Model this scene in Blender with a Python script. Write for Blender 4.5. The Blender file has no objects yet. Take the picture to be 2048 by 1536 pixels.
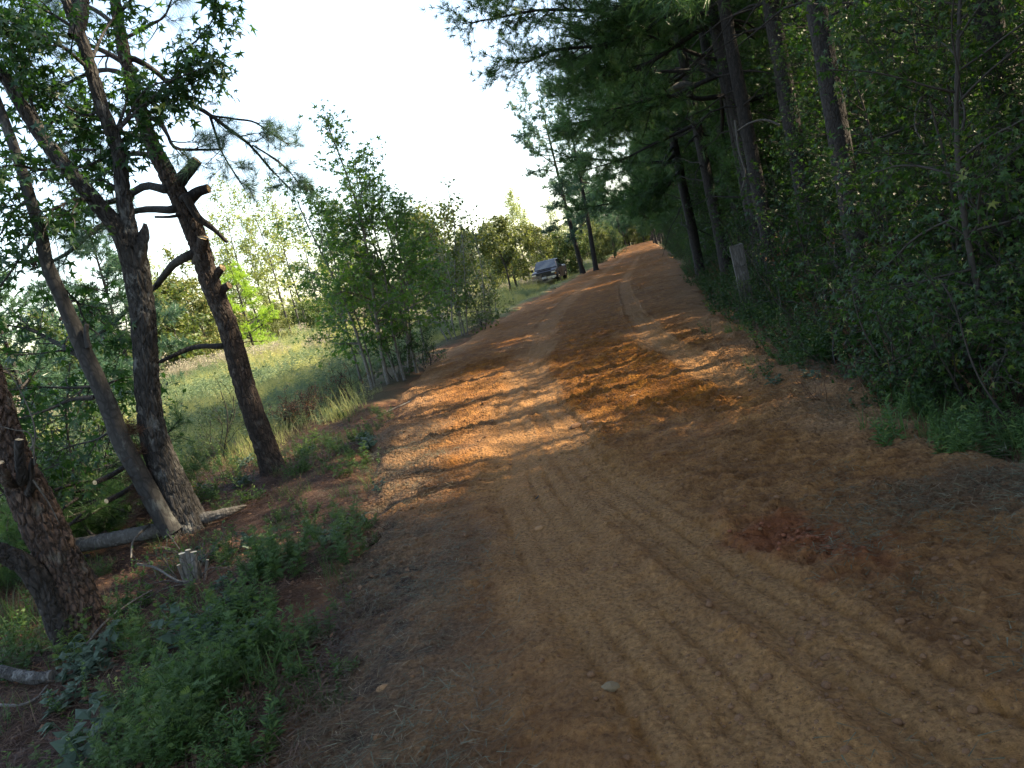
import bpy, bmesh, math, random
import numpy as np
from math import sin, cos, tan, pi, radians, hypot, atan2, sqrt, exp
from mathutils import Vector, Matrix

SC = bpy.context.scene
COL = SC.collection
RNG = np.random.default_rng(7)

# ------------------------------------------------------------------ camera, sky, sun, exposure
CAM_H = 1.6
FPX = 1597.0                       # focal length in pixels of a 2048-wide frame
ROLL, PITCH, YAW = radians(13.5), radians(7.77), radians(11.43)
_F0 = np.array([-sin(YAW), cos(YAW), 0.0]); _R0 = np.array([cos(YAW), sin(YAW), 0.0]); _Z = np.array([0, 0, 1.0])
CF = _F0*cos(PITCH) - _Z*sin(PITCH); _U0 = _Z*cos(PITCH) + _F0*sin(PITCH)
CX = cos(ROLL)*_R0 - sin(ROLL)*_U0; CY = sin(ROLL)*_R0 + cos(ROLL)*_U0
CAM = np.array([0, 0, CAM_H])
cam_d = bpy.data.cameras.new('camera'); cam = bpy.data.objects.new('camera', cam_d); COL.objects.link(cam)
cam_d.sensor_width = 36; cam_d.lens = FPX/2048*36; cam_d.clip_start = 0.05; cam_d.clip_end = 6000
m = Matrix.Identity(4)
for i in range(3):
    m[i][0] = CX[i]; m[i][1] = CY[i]; m[i][2] = -CF[i]; m[i][3] = CAM[i]
cam.matrix_world = m
SC.camera = cam

WOOD_GAP = .50
SUN_AZ, SUN_EL = radians(19), radians(43)      # azimuth from +X towards +Y
SUN = np.array([cos(SUN_AZ)*cos(SUN_EL), sin(SUN_AZ)*cos(SUN_EL), sin(SUN_EL)])
world = bpy.data.worlds.new('World'); SC.world = world; world.use_nodes = True
wn = world.node_tree.nodes; wn.clear(); wl = world.node_tree.links
sky = wn.new('ShaderNodeTexSky'); sky.sky_type = 'NISHITA'; sky.sun_disc = False
sky.sun_elevation = SUN_EL; sky.sun_rotation = pi/2 - SUN_AZ
sky.air_density = 1.0; sky.dust_density = 1.6; sky.ozone_density = 1.0
bg = wn.new('ShaderNodeBackground'); bg.inputs['Strength'].default_value = 0.15
wo = wn.new('ShaderNodeOutputWorld')
wl.new(sky.outputs[0], bg.inputs['Color']); wl.new(bg.outputs[0], wo.inputs['Surface'])
sl = bpy.data.lights.new('sun', 'SUN'); sl.energy = 5.0; sl.angle = radians(0.53); sl.color = (1.0, 0.88, 0.70)
so = bpy.data.objects.new('sun', sl); COL.objects.link(so)
so.rotation_euler = Vector(SUN).to_track_quat('Z', 'Y').to_euler(); so.location = (30, 10, 40)
vs = SC.view_settings
vs.view_transform = 'Standard'; vs.look = 'None'; vs.gamma = 1.0; vs.use_curve_mapping = False
vs.exposure = 2.0
try:
    vs.use_white_balance = True; vs.white_balance_temperature = 7500; vs.white_balance_tint = 10
except Exception: pass
cy = SC.cycles
cy.max_bounces = 6; cy.diffuse_bounces = 3; cy.glossy_bounces = 2; cy.transmission_bounces = 4; cy.transparent_max_bounces = 6
cy.use_denoising = True; cy.sample_clamp_indirect = 6.0; cy.caustics_reflective = False; cy.caustics_refractive = False
try: cy.denoiser = 'OPENIMAGEDENOISE'
except Exception: pass

def ray(px, py): return CF*FPX + CX*(px-1024) + CY*(768-py)
def at(px, py, d):                              # a point seen at (px,py) at horizontal distance d
    r = ray(px, py); return CAM + r*d/hypot(r[0], r[1])
def gnd(px, py, z0=0.0):
    r = ray(px, py); return CAM + r*((z0-CAM_H)/r[2])
def pathat(pts, d):                             # [(px,py[,d])] -> Nx3
    return np.array([at(p[0], p[1], p[2] if len(p) > 2 else d) for p in pts])

# ------------------------------------------------------------------ numeric noise
def _h(ix, iy, iz):
    n = (ix*374761393 + iy*668265263 + iz*2147483647*3 + 1274126177) & 0xffffffff
    n = ((n ^ (n >> 13))*1274126177) & 0xffffffff
    n = ((n ^ (n >> 16))*2246822519) & 0xffffffff
    return ((n ^ (n >> 15)) & 0xffff)/65535.0
def vn(x, y, z=0.0):
    x, y, z = np.broadcast_arrays(np.asarray(x, float), np.asarray(y, float), np.asarray(z, float))
    fx, fy, fz = np.floor(x), np.floor(y), np.floor(z)
    ix, iy, iz = fx.astype(np.int64), fy.astype(np.int64), fz.astype(np.int64)
    u, v, w = x-fx, y-fy, z-fz
    u, v, w = u*u*u*(u*(6*u-15)+10), v*v*v*(v*(6*v-15)+10), w*w*w*(w*(6*w-15)+10)
    def L(a, b, t): return a+(b-a)*t
    c = [[[_h(ix+i, iy+j, iz+k) for k in (0, 1)] for j in (0, 1)] for i in (0, 1)]
    return L(L(L(c[0][0][0], c[1][0][0], u), L(c[0][1][0], c[1][1][0], u), v),
             L(L(c[0][0][1], c[1][0][1], u), L(c[0][1][1], c[1][1][1], u), v), w)
def fbm(x, y, z=0.0, o=4):
    s = 0; a = .5; t = 0
    for k in range(o):
        s = s + a*vn(np.asarray(x)*2**k+17*k, np.asarray(y)*2**k+31*k, np.asarray(z)*2**k); t += a; a *= .5
    return s/t
def plates(x, y, z):                            # cell edges: 0 in a crack, 1 on a plate
    x, y, z = np.broadcast_arrays(x, y, z); i, j, k = [np.floor(q).astype(np.int64) for q in (x, y, z)]
    f1 = np.full(x.shape, 9.0); f2 = np.full(x.shape, 9.0)
    for a in (-1, 0, 1):
        for b in (-1, 0, 1):
            for c in (-1, 0, 1):
                I, J, K = i+a, j+b, k+c
                d = np.sqrt((I+_h(I, J, K)-x)**2+(J+_h(I+91, J, K)-y)**2+(K+_h(I, J+57, K)-z)**2)
                f2 = np.where(d < f1, f1, np.minimum(f2, d)); f1 = np.minimum(f1, d)
    return np.clip((f2-f1)/.28, 0, 1)
def sstep(a, b, x):
    t = np.clip((np.asarray(x, float)-a)/(b-a), 0, 1); return t*t*(3-2*t)

# ------------------------------------------------------------------ terrain functions
_YL = [-8, 0, 2.5, 4.4, 6.25, 7.6, 12, 18, 29, 52, 95, 700]; _XL = [-1.2, -1.35, -1.6, -2.1, -2.7, -3.1, -4.3, -5.3, -5.7, -5.7, -5.6, -5.6]
_YR = [-8, 2, 4.5, 6, 8, 14, 27, 92, 700]; _XR = [2.7, 2.2, 1.8, 1.45, 1.15, 1.0, 1.25, 1.9, 1.9]
def xl(y): return np.interp(y, _YL, _XL)
def xr(y): return np.interp(y, _YR, _XR)
def gz(x, y):
    x = np.asarray(x, float); y = np.asarray(y, float)
    dl = xl(y)-x; dr = x-xr(y)
    d = np.hypot(x, y)
    z = 0.30*sstep(0.1, 2.2, dr) + 0.02*np.clip(dr-2, 0, 40)
    z = z + 0.06*sstep(0.0, 0.5, dl)*(1-sstep(.5, 1.3, dl))
    z = z - 0.10*sstep(0.8, 4, dl)
    z = z + (fbm(x*.09, y*.09, 3, 3)-.5)*1.0*sstep(8, 40, d)*sstep(0, 10, np.maximum(dl, dr))
    z = z + (fbm(x*.7, y*.7, 9, 3)-.5)*.10*sstep(0, .6, np.maximum(dl, dr))
    z = z + .9*sstep(55, 260, y)
    z = z + (fbm(x*.006, y*.006, 5, 2)-.5)*10*sstep(120, 400, d)*sstep(0, 60, np.maximum(dl, dr))
    return z
def roadmask(x, y): return sstep(0.05, .45, np.minimum(x-xl(y), xr(y)-x)+ (fbm(x*1.3, y*1.3, 21, 3)-.5)*.9)

# ------------------------------------------------------------------ mesh helpers
def mesh_np(name, V, tris=None, quads=None, mats=(), smooth=False, attrs=None, midx=None):
    me = bpy.data.meshes.new(name)
    V = np.asarray(V, np.float32)
    tris = np.zeros((0, 3), np.int32) if tris is None else np.asarray(tris, np.int32).reshape(-1, 3)
    quads = np.zeros((0, 4), np.int32) if quads is None else np.asarray(quads, np.int32).reshape(-1, 4)
    nt, nq = len(tris), len(quads)
    me.vertices.add(len(V)); me.vertices.foreach_set('co', V.ravel())
    me.loops.add(nt*3+nq*4); me.loops.foreach_set('vertex_index', np.concatenate([tris.ravel(), quads.ravel()]))
    me.polygons.add(nt+nq)
    ls = np.concatenate([np.arange(nt)*3, nt*3+np.arange(nq)*4]).astype(np.int32)
    me.polygons.foreach_set('loop_start', ls)
    me.polygons.foreach_set('use_smooth', np.full(nt+nq, bool(smooth)))
    for mm in mats: me.materials.append(mm)
    if midx is not None: me.polygons.foreach_set('material_index', np.asarray(midx, np.int32))
    for k, a in (attrs or {}).items():
        at_ = me.attributes.new(k, 'FLOAT', 'POINT'); at_.data.foreach_set('value', np.asarray(a, np.float32))
    me.update(calc_edges=True); me.validate()
    return me
def link(o): COL.objects.link(o); return o
def obj(name, me, parent=None, loc=(0, 0, 0), kind=None, label=None):
    o = bpy.data.objects.new(name, me); COL.objects.link(o); o.location = loc
    if parent is not None: o.parent = parent
    if kind: o['kind'] = kind
    if label: o['label'] = label
    return o
def tag(o, label, cat, group=None, kind=None):
    o['label'] = label; o['category'] = cat
    if group: o['group'] = group
    if kind: o['kind'] = kind
    return o
def empty(name, loc, label, cat, group=None, rz=0.0, sc=1.0):
    o = bpy.data.objects.new(name, None); COL.objects.link(o)
    o.location = loc; o.rotation_euler = (0, 0, rz); o.scale = (sc, sc, sc); o.empty_display_size = .2
    return tag(o, label, cat, group)
def copy_tree(src, loc, rz, sc, label, group, cat=None):
    r = src.copy(); COL.objects.link(r); r.location = loc; r.rotation_euler = (0, 0, rz); r.scale = (sc,)*3 if np.isscalar(sc) else sc
    r['label'] = label; r['group'] = group
    for ch in src.children:
        c = ch.copy(); COL.objects.link(c); c.parent = r
    return r

class G:                                        # geometry collector: vertices, tris, quads, one float per vertex
    def __init__(s): s.v = []; s.t = []; s.q = []; s.a = []; s.n = 0
    def add(s, v, t=None, q=None, a=0.5):
        v = np.asarray(v, float).reshape(-1, 3)
        if t is not None and len(t): s.t.append(np.asarray(t)+s.n)
        if q is not None and len(q): s.q.append(np.asarray(q)+s.n)
        s.v.append(v); s.a.append(np.broadcast_to(np.asarray(a, float), (len(v),))); s.n += len(v)
    def mesh(s, name, mats, smooth=False, off=None):
        V = np.concatenate(s.v) if s.v else np.zeros((0, 3))
        if off is not None: V = V-np.asarray(off)
        return mesh_np(name, V, np.concatenate(s.t) if s.t else None, np.concatenate(s.q) if s.q else None, mats, smooth,
                       {'rnd': np.concatenate(s.a) if s.a else []})
def norm(v): 
    v = np.asarray(v, float); return v/(np.linalg.norm(v, axis=-1, keepdims=True)+1e-9)
def spline(P, R, n):                            # Catmull-Rom resample of a path with radii
    P = np.asarray(P, float); R = np.asarray(R, float)
    Q = np.vstack([2*P[0]-P[1], P, 2*P[-1]-P[-2]]); k = len(P)-1
    t = np.linspace(0, k, n); i = np.minimum(t.astype(int), k-1); u = (t-i)[:, None]
    a, b, c, d = Q[i], Q[i+1], Q[i+2], Q[i+3]
    out = .5*((2*b)+(-a+c)*u+(2*a-5*b+4*c-d)*u*u+(-a+3*b-3*c+d)*u**3)
    return out, np.interp(t, np.arange(len(R)), R)
def frames(P):
    T = norm(np.gradient(P, axis=0))
    m_ = norm(T.mean(0)); ref = np.array([1., 0, 0]) if abs(m_[0]) < .7 else np.array([0, 1., 0])
    A = norm(np.cross(T, ref)); B = np.cross(T, A); return T, A, B
def tube(g, P, R, sides=6, bark=0.0, cap=True, a=.5, seed=0, flare=0.0, bz=7.0, br=26.0, pl=None):
    P = np.asarray(P, float); R = np.asarray(R, float); n = len(P)
    T, A, B = frames(P)
    th = np.linspace(0, 2*pi, sides, endpoint=False)
    C, S = np.cos(th), np.sin(th)
    rad = np.repeat(R[:, None], sides, 1)
    if bark or flare:
        s = np.concatenate([[0], np.cumsum(np.linalg.norm(np.diff(P, axis=0), axis=1))])
        X_ = R.mean()*br
        wob = (vn(s[:, None]*2.2+seed, th[None]*0, seed)-.5)*1.5
        cx_, sy_ = np.cos(th[None]+wob*.25)*X_, np.sin(th[None]+wob*.25)*X_
        n1 = vn(cx_+seed*3.1, sy_, s[:, None]*bz); n2 = vn(cx_*2.1, sy_*2.1+seed, s[:, None]*bz*3)
        rg = 1-np.abs(2*n1-1); big = fbm(np.cos(th[None])*1.6+seed, np.sin(th[None])*1.6, s[:, None]*1.7, 2)-.5
        if pl:
            ww, wl_ = pl; Rm = R[:, None]; wx = (vn(s[:, None]*9, th[None]*4, seed)-.5)*.9
            pq = plates(np.cos(th[None])*Rm/ww+seed+wx, np.sin(th[None])*Rm/ww+wx, s[:, None]/wl_+wx*.6)
            fine_ = vn(np.cos(th[None])*Rm/.012, np.sin(th[None])*Rm/.012, s[:, None]/.02)
            rad = rad*(.97+.16*big)+bark*(1.5*pq**.8-1.1+.45*(fine_-.5)+.7*(vn(np.cos(th[None])*Rm/ww*1.1+5, np.sin(th[None])*Rm/ww*1.1, s[:, None]/wl_*1.1)-.5))
        else: rad = rad*(1+.22*big) + bark*(.75-1.5*rg**3 + .8*(n2-.5))
        if flare: rad = rad*(1+flare*np.exp(-s[:, None]/.22)*(1+.7*np.sin(th[None]*5+seed*1.3)))
    V = P[:, None]+A[:, None]*(C[None, :, None]*rad[..., None])+B[:, None]*(S[None, :, None]*rad[..., None])
    i = np.arange(n-1)[:, None]*sides; j = np.arange(sides)[None]; jn = (j+1) % sides
    q = np.stack([i+j, i+jn, i+sides+jn, i+sides+j], -1).reshape(-1, 4)
    V = V.reshape(-1, 3)
    if cap:
        V = np.vstack([V, P[-1:]+T[-1:]*R[-1]*.15]); k = len(V)-1; b = (n-1)*sides
        t = np.stack([b+j[0], b+jn[0], np.full(sides, k)], -1); g.add(V, t, q, a)
    else: g.add(V, None, q, a)
def basis(D, rng, up=None):                     # N dirs -> N 3x3 (columns: side, normal, dir) with random roll or normal near UP
    D = norm(D); N = len(D)
    if up is None: r = rng.normal(size=(N, 3))
    else: r = up
    X_ = norm(np.cross(D, r)); Y_ = np.cross(X_, D)
    return np.stack([X_, Y_, D], -1)
def place(g, PV, PT, pos, Bm, sc, a):           # stamp a small prototype at every anchor
    pos = np.asarray(pos, float); N, k = len(pos), len(PV)
    if N == 0: return
    V = np.einsum('nij,kj->nki', Bm, PV)*np.asarray(sc).reshape(-1, 1, 1)+pos[:, None]
    t = (np.asarray(PT)[None]+(np.arange(N)*k)[:, None, None]).reshape(-1, 3)
    g.add(V.reshape(-1, 3), t, None, np.repeat(np.broadcast_to(a, (N,)), k))

# leaf prototypes (side, normal, dir) : the blade lies in the side/dir plane
def star_leaf():
    angs = [0, 58, 118]; lob = []
    outl = [(0, 0)]
    for a_, r in ((-118, .62), (-88, .30), (-58, .92), (-28, .36), (0, 1.0), (28, .36), (58, .92), (88, .30), (118, .62)):
        outl.append((sin(radians(a_))*r, cos(radians(a_))*r))
    V = [(x*.55, -.18*abs(x)**1.2-.12*max(y, 0)**2, y*.55+.25) for x, y in outl]
    V += [(.006, 0, 0), (-.006, 0, 0)]
    T = [(0, i, i+1) for i in range(1, 9)]+[(9+1, 11, 0)]
    T[-1] = (10, 11, 0)
    return np.array(V), np.array(T)
def oval_leaf(w=.32):
    V = np.array([(0, 0, 0), (w, -.03, .45), (0, .07, .5), (-w, -.03, .45), (0, -.12, 1.0)])
    return V, np.array([(0, 1, 2), (0, 2, 3), (1, 4, 2), (2, 4, 3)])
def quad_leaf(w=.38):
    V = np.array([(0, 0, 0), (w, .05, .5), (-w, .05, .5), (0, -.1, 1.0)])
    return V, np.array([(0, 1, 2), (1, 3, 2)])
def tuft(n, L, w, rng, lo=12, hi=75):
    V = []; T = []
    for k in range(n):
        a_ = rng.uniform(0, 2*pi); e = radians(rng.uniform(lo, hi)); l = L*rng.uniform(.7, 1.1)
        d = np.array([cos(a_)*sin(e), sin(a_)*sin(e), cos(e)])
        s = norm(np.cross(d, rng.normal(size=3)))*w
        o = np.array([0, 0, -rng.uniform(0, .35)*L])
        V += [o-s, o+s, o+d*l+np.array([0, 0, -.0])]; T.append((3*k, 3*k+1, 3*k+2))
    return np.array(V), np.array(T)
STAR, OVAL, QUAD = star_leaf(), oval_leaf(), quad_leaf()
NARROW = oval_leaf(.13)

def wander(p, d, L, n, rng, wig=.25, grav=0.0, r0=.02, r1=.004):
    P = [np.asarray(p, float)]; d = norm(d); st = L/n
    for k in range(n):
        d = norm(d+rng.normal(size=3)*wig/sqrt(n)+np.array([0, 0, grav/n])); P.append(P[-1]+d*st)
    return np.array(P), np.linspace(r0, r1, n+1)
def sidedir(T, rng, ang):
    r = norm(rng.normal(size=3)); s = norm(r-T*np.dot(r, T)); return norm(T*cos(ang)+s*sin(ang))

def ramify(gb, P, R, rng, n2, l2, ang=(35, 70), start=.25, wig=.35, grav=0.0, flat=0.0, spacing=.1, n3=0, l3=.3, sides=3, tail=.0):
    """twigs along a limb; returns anchor positions and directions"""
    pos, dr = [], []
    n = len(P); T = norm(np.gradient(P, axis=0))
    def emit(Q, lo):
        TT = norm(np.gradient(Q, axis=0)); L = np.linalg.norm(Q[-1]-Q[0]); k = max(2, int(L*(1-lo)/spacing)+1)
        f = np.linspace(lo, 1, k)*(len(Q)-1)
        for c in range(3): pass
        ii = np.clip(f.astype(int), 0, len(Q)-2); u = (f-ii)[:, None]
        pos.append(Q[ii]*(1-u)+Q[ii+1]*u); dr.append(TT[ii])
    for k in range(n2):
        f = start+(1-start)*(k+rng.uniform(0, 1))/n2; x = f*(n-1); i = min(int(x), n-2); u = x-i
        p = P[i]*(1-u)+P[i+1]*u
        d = sidedir(T[i], rng, radians(rng.uniform(*ang)))
        if flat: d = norm(d*np.array([1, 1, 1-flat]))
        L = l2*rng.uniform(.6, 1.15)*(1.15-.65*f)
        r = max(.003, min(np.interp(x, np.arange(n), R)*.55, .012+L*.008))
        Q, RR = wander(p, d, L, 5, rng, wig, grav, r, .003)
        tube(gb, Q, RR, sides, cap=False); emit(Q, tail)
        for q in range(n3):
            x3 = rng.uniform(.3, .95)*5; i3 = int(x3); d3 = sidedir(norm(Q[min(i3+1, 5)]-Q[i3]), rng, radians(rng.uniform(35, 65)))
            if flat: d3 = norm(d3*np.array([1, 1, 1-flat]))
            Q3, R3 = wander(Q[i3], d3, l3*rng.uniform(.6, 1.2), 3, rng, wig, grav, max(.003, r*.5), .002)
            tube(gb, Q3, R3, sides, cap=False); emit(Q3, tail)
    emit(P[int(n*.6):], 0.2) if n > 4 else None
    return np.concatenate(pos), np.concatenate(dr)

def leaves(g, proto, pos, dr, rng, size, per=1, spread=.06, droop=.5, a=None, jit=.8):
    N = len(pos)*per
    p = np.repeat(pos, per, 0)+rng.normal(size=(N, 3))*spread
    d = norm(np.repeat(norm(dr), per, 0)*.5+rng.normal(size=(N, 3))*jit*.7+np.array([0, 0, -droop]))
    up = norm(np.array([0, 0, 1.])+rng.normal(size=(N, 3))*.45)
    Bm = basis(d, rng, up)
    place(g, proto[0], proto[1], p, Bm, size*rng.uniform(.55, 1.2, N), rng.uniform(0, 1, N) if a is None else a)
    return N
def tufts(g, protos, pos, dr, rng, size=1.0, lift=.25, jit=.35):
    N = len(pos); k = rng.integers(0, len(protos), N)
    d = norm(norm(dr)+rng.normal(size=(N, 3))*jit+np.array([0, 0, lift])); B_ = basis(d, rng); s = size*rng.uniform(.75, 1.2, N); rr = rng.uniform(0, 1, N)
    for q in range(len(protos)):
        w = k == q
        place(g, protos[q][0], protos[q][1], pos[w], B_[w], s[w], rr[w])

# ------------------------------------------------------------------ materials
class NT:
    def __init__(s, name):
        s.m = bpy.data.materials.new(name); s.m.use_nodes = True; s.t = s.m.node_tree; s.t.nodes.clear()
        s.out = s.n('ShaderNodeOutputMaterial')
    def n(s, typ, props=None, **ins):
        nd = s.t.nodes.new(typ)
        for k, v in (props or {}).items(): setattr(nd, k, v)
        for k, v in ins.items():
            k = k.replace('_', ' ') if k.replace('_', ' ') in nd.inputs else k
            s.set(nd, k, v)
        return nd
    def set(s, nd, k, v):
        sock = nd.inputs[k]
        if isinstance(v, bpy.types.NodeSocket): s.t.links.new(v, sock)
        elif isinstance(v, bpy.types.Node): s.t.links.new(v.outputs[0], sock)
        else:
            if isinstance(v, (tuple, list)) and len(v) == 3 and sock.type == 'RGBA': v = (*v, 1)
            sock.default_value = v
    def coord(s, scale=(1, 1, 1), kind='Object'):
        tc = s.n('ShaderNodeTexCoord'); mp = s.n('ShaderNodeMapping'); s.t.links.new(tc.outputs[kind], mp.inputs['Vector'])
        mp.inputs['Scale'].default_value = scale; return mp.outputs[0]
    def noise(s, vec, scale, detail=4, rough=.55, dist=0.0):
        return s.n('ShaderNodeTexNoise', None, Vector=vec, Scale=scale, Detail=detail, Roughness=rough, Distortion=dist).outputs['Fac']
    def ramp(s, fac, stops, mode='LINEAR'):
        r = s.n('ShaderNodeValToRGB', None, Fac=fac); e = r.color_ramp.elements; r.color_ramp.interpolation = mode
        while len(e) < len(stops): e.new(.5)
        for i, (p, c) in enumerate(stops):
            e[i].position = p; e[i].color = (*c, 1) if len(c) == 3 else c
        return r.outputs[0]
    def mix(s, f, a, b):
        nd = s.n('ShaderNodeMix', {'data_type': 'RGBA'}); s.set(nd, 0, f); s.set(nd, 6, a); s.set(nd, 7, b); return nd.outputs[2]
    def math(s, op, a, b=0.0, clamp=False):
        nd = s.n('ShaderNodeMath', {'operation': op, 'use_clamp': clamp}); s.set(nd, 0, a); s.set(nd, 1, b); return nd.outputs[0]
    def attr(s, name): return s.n('ShaderNodeAttribute', {'attribute_name': name}).outputs['Fac']
    def rnd(s): return s.n('ShaderNodeObjectInfo').outputs['Random']
    def bump(s, h, strength=.5, dist=.02): return s.n('ShaderNodeBump', None, Height=h, Strength=strength, Distance=dist).outputs[0]
    def pbsdf(s, **k):
        nd = s.n('ShaderNodeBsdfPrincipled')
        for kk, v in k.items(): s.set(nd, kk.replace('_', ' '), v)
        return nd
    def done(s, sh): s.t.links.new(sh.outputs[0] if isinstance(sh, bpy.types.Node) else sh, s.out.inputs['Surface']); return s.m
def m_bark(name, dark, mid, light, sc=1.0, vz=.42, lichen=None, rough=.9, bumpd=.012):
    t = NT(name); v0 = t.coord((1, 1, vz)); nz = t.n('ShaderNodeTexNoise', None, Vector=v0, Scale=11.0*sc, Detail=4.0)
    vm = t.n('ShaderNodeVectorMath', {'operation': 'MULTIPLY_ADD'}); t.set(vm, 0, nz.outputs['Color']); vm.inputs[1].default_value = (.055, .055, .055); t.set(vm, 2, v0); v = vm.outputs[0]
    n1 = t.noise(v, 22*sc, 6, .6, .4); n2 = t.noise(v, 5*sc, 3, .5)
    vo = t.n('ShaderNodeTexVoronoi', {'feature': 'DISTANCE_TO_EDGE'}, Vector=v, Scale=26*sc)
    crack = t.ramp(vo.outputs['Distance'], [(0.0, (0, 0, 0)), (.05, (.15,)*3), (.16, (1, 1, 1))])
    c = t.ramp(n1, [(.3, dark), (.5, mid), (.72, light)])
    c = t.mix(t.math('MULTIPLY', t.math('SUBTRACT', 1.0, crack), .85), c, dark)
    c = t.mix(t.ramp(n2, [(.45, (0, 0, 0)), (.7, (.5, .5, .5))]), c, mid)
    if lichen:
        n3 = t.noise(t.coord((1, 1, .6)), 9*sc, 5, .65)
        c = t.mix(t.ramp(n3, [(.56, (0, 0, 0)), (.66, (.75, .75, .75))]), c, lichen)
    h = t.math('ADD', t.math('MULTIPLY', crack, .7), n1)
    return t.done(t.pbsdf(Base_Color=c, Roughness=rough, Normal=t.bump(h, .7, bumpd)))
def m_leaf(name, cols, trans, tf=.35, rough=.5, inst=.35, spec=.35):
    t = NT(name); a = t.attr('rnd')
    f = t.math('ADD', t.math('MULTIPLY', a, 1-inst), t.math('MULTIPLY', t.rnd(), inst))
    c = t.ramp(f, cols)
    b = t.pbsdf(Base_Color=c, Roughness=rough, Specular_IOR_Level=spec)
    tr = t.n('ShaderNodeBsdfTranslucent', None, Color=t.mix(.35, trans, c))
    mx = t.n('ShaderNodeMixShader'); t.set(mx, 0, tf); t.t.links.new(b.outputs[0], mx.inputs[1]); t.t.links.new(tr.outputs[0], mx.inputs[2])
    return t.done(mx)
def m_plain(name, col, rough=.6, metal=0.0, var=.0, sc=8.0, **k):
    t = NT(name); c = col
    if var:
        n = t.noise(t.coord(), sc, 5, .6); d = tuple(x*(1-var) for x in col); l = tuple(min(1, x*(1+var)) for x in col)
        c = t.ramp(n, [(.3, d), (.7, l)])
    return t.done(t.pbsdf(Base_Color=c, Roughness=rough, Metallic=metal, **k))

M_PINE = m_bark('pine_bark', (.006, .005, .0045), (.021, .017, .015), (.052, .043, .037), bumpd=.02)
M_PINE_RED = m_bark('red_pine_bark', (.010, .007, .006), (.046, .032, .026), (.115, .080, .062), lichen=(.11, .10, .09), bumpd=.022)
M_PINE_RUST = m_bark('rusty_pine_bark', (.012, .008, .006), (.062, .038, .028), (.15, .095, .066), lichen=(.13, .12, .10), bumpd=.022)
M_GUM = m_bark('gum_bark', (.008, .0075, .007), (.033, .030, .028), (.085, .080, .075), vz=.24, lichen=(.15, .155, .15), bumpd=.022)
M_SMOOTH = m_bark('smooth_grey_bark', (.014, .0135, .013), (.030, .029, .028), (.050, .048, .046), sc=.8, vz=.5, lichen=(.10, .105, .098), bumpd=.004)
M_TWIG = m_plain('twig_bark', (.032, .026, .021), .9, 0, .4, 30)
M_PALE = m_bark('pale_sapling_bark', (.10, .09, .075), (.16, .15, .13), (.25, .235, .21), sc=1.2, vz=.4, bumpd=.004)
M_DEAD = m_bark('dead_grey_wood', (.05, .045, .04), (.085, .08, .072), (.17, .16, .148), sc=1.2, vz=.2, bumpd=.006)
def m_cut():
    t = NT('cut_wood'); v = t.coord()
    w = t.n('ShaderNodeTexNoise', None, Vector=v, Scale=60.0, Detail=3.0).outputs['Fac']
    return t.done(t.pbsdf(Base_Color=t.ramp(w, [(.3, (.34, .22, .11)), (.55, (.55, .40, .22)), (.75, (.62, .49, .31))]), Roughness=.8))
M_CUT = m_cut()
M_CUTPALE = m_plain('fresh_cut_wood', (.66, .57, .40), .8, 0, .18, 40)
M_GUMLEAF = m_leaf('sweetgum_leaf', [(0, (.012, .040, .018)), (.45, (.022, .065, .026)), (.8, (.04, .105, .03)), (.97, (.15, .19, .03)), (1, (.28, .13, .03))], (.08, .22, .02), .35)
M_SAPLEAF = m_leaf('sapling_leaf', [(0, (.022, .066, .022)), (.5, (.042, .115, .030)), (.85, (.10, .19, .04)), (1, (.25, .29, .05))], (.20, .40, .04), .46)
M_WOODLEAF = m_leaf('wood_leaf', [(0, (.008, .025, .008)), (.5, (.017, .047, .012)), (.86, (.045, .092, .018)), (.97, (.15, .16, .025)), (1, (.2, .13, .035))], (.08, .20, .015), .34)
M_YELLOW = m_leaf('yellow_green_leaf', [(0, (.07, .115, .035)), (.5, (.15, .20, .06)), (1, (.32, .33, .10))], (.36, .42, .10), .42)
M_OLIVE = m_leaf('olive_leaf', [(0, (.035, .055, .018)), (.5, (.085, .115, .034)), (.85, (.15, .165, .05)), (1, (.26, .19, .08))], (.20, .24, .04), .38)
M_BUSH = m_leaf('bush_leaf', [(0, (.025, .05, .016)), (.6, (.06, .105, .03)), (1, (.17, .17, .05))], (.16, .22, .03), .35)
M_NEEDLE = m_leaf('pine_needle', [(0, (.016, .050, .017)), (.5, (.038, .102, .027)), (.9, (.09, .17, .04)), (1, (.12, .13, .04))], (.10, .21, .05), .30, .42)
M_NEEDLE_B = m_leaf('blue_pine_needle', [(0, (.020, .058, .040)), (.5, (.040, .10, .065)), (.95, (.085, .15, .08)), (1, (.16, .14, .06))], (.12, .24, .10), .32, .42)
M_NEEDLE_Y = m_leaf('bright_pine_needle', [(0, (.12, .24, .03)), (1, (.28, .44, .06))], (.42, .62, .06), .45, .42)
M_CEDAR = m_leaf('cedar_leaf', [(0, (.022, .06, .026)), (1, (.065, .12, .04))], (.10, .18, .05), .30, .6)
M_GRASS = m_leaf('field_grass', [(0, (.13, .17, .05)), (.42, (.26, .29, .10)), (.75, (.42, .40, .18)), (1, (.55, .47, .28))], (.50, .52, .16), .45, .6, .5)
M_GREYWEED = m_leaf('grey_green_weed', [(0, (.06, .11, .06)), (.6, (.13, .195, .10)), (1, (.24, .29, .15))], (.24, .33, .12), .38, .6, .5)
M_WEED = m_leaf('ragweed_leaf', [(0, (.022, .058, .017)), (.6, (.050, .108, .028)), (1, (.13, .19, .045))], (.14, .26, .04), .36, .55, .4)
M_SAGE = m_leaf('sage_leaf', [(0, (.035, .066, .042)), (1, (.07, .115, .075))], (.09, .17, .10), .30, .6)
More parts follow.
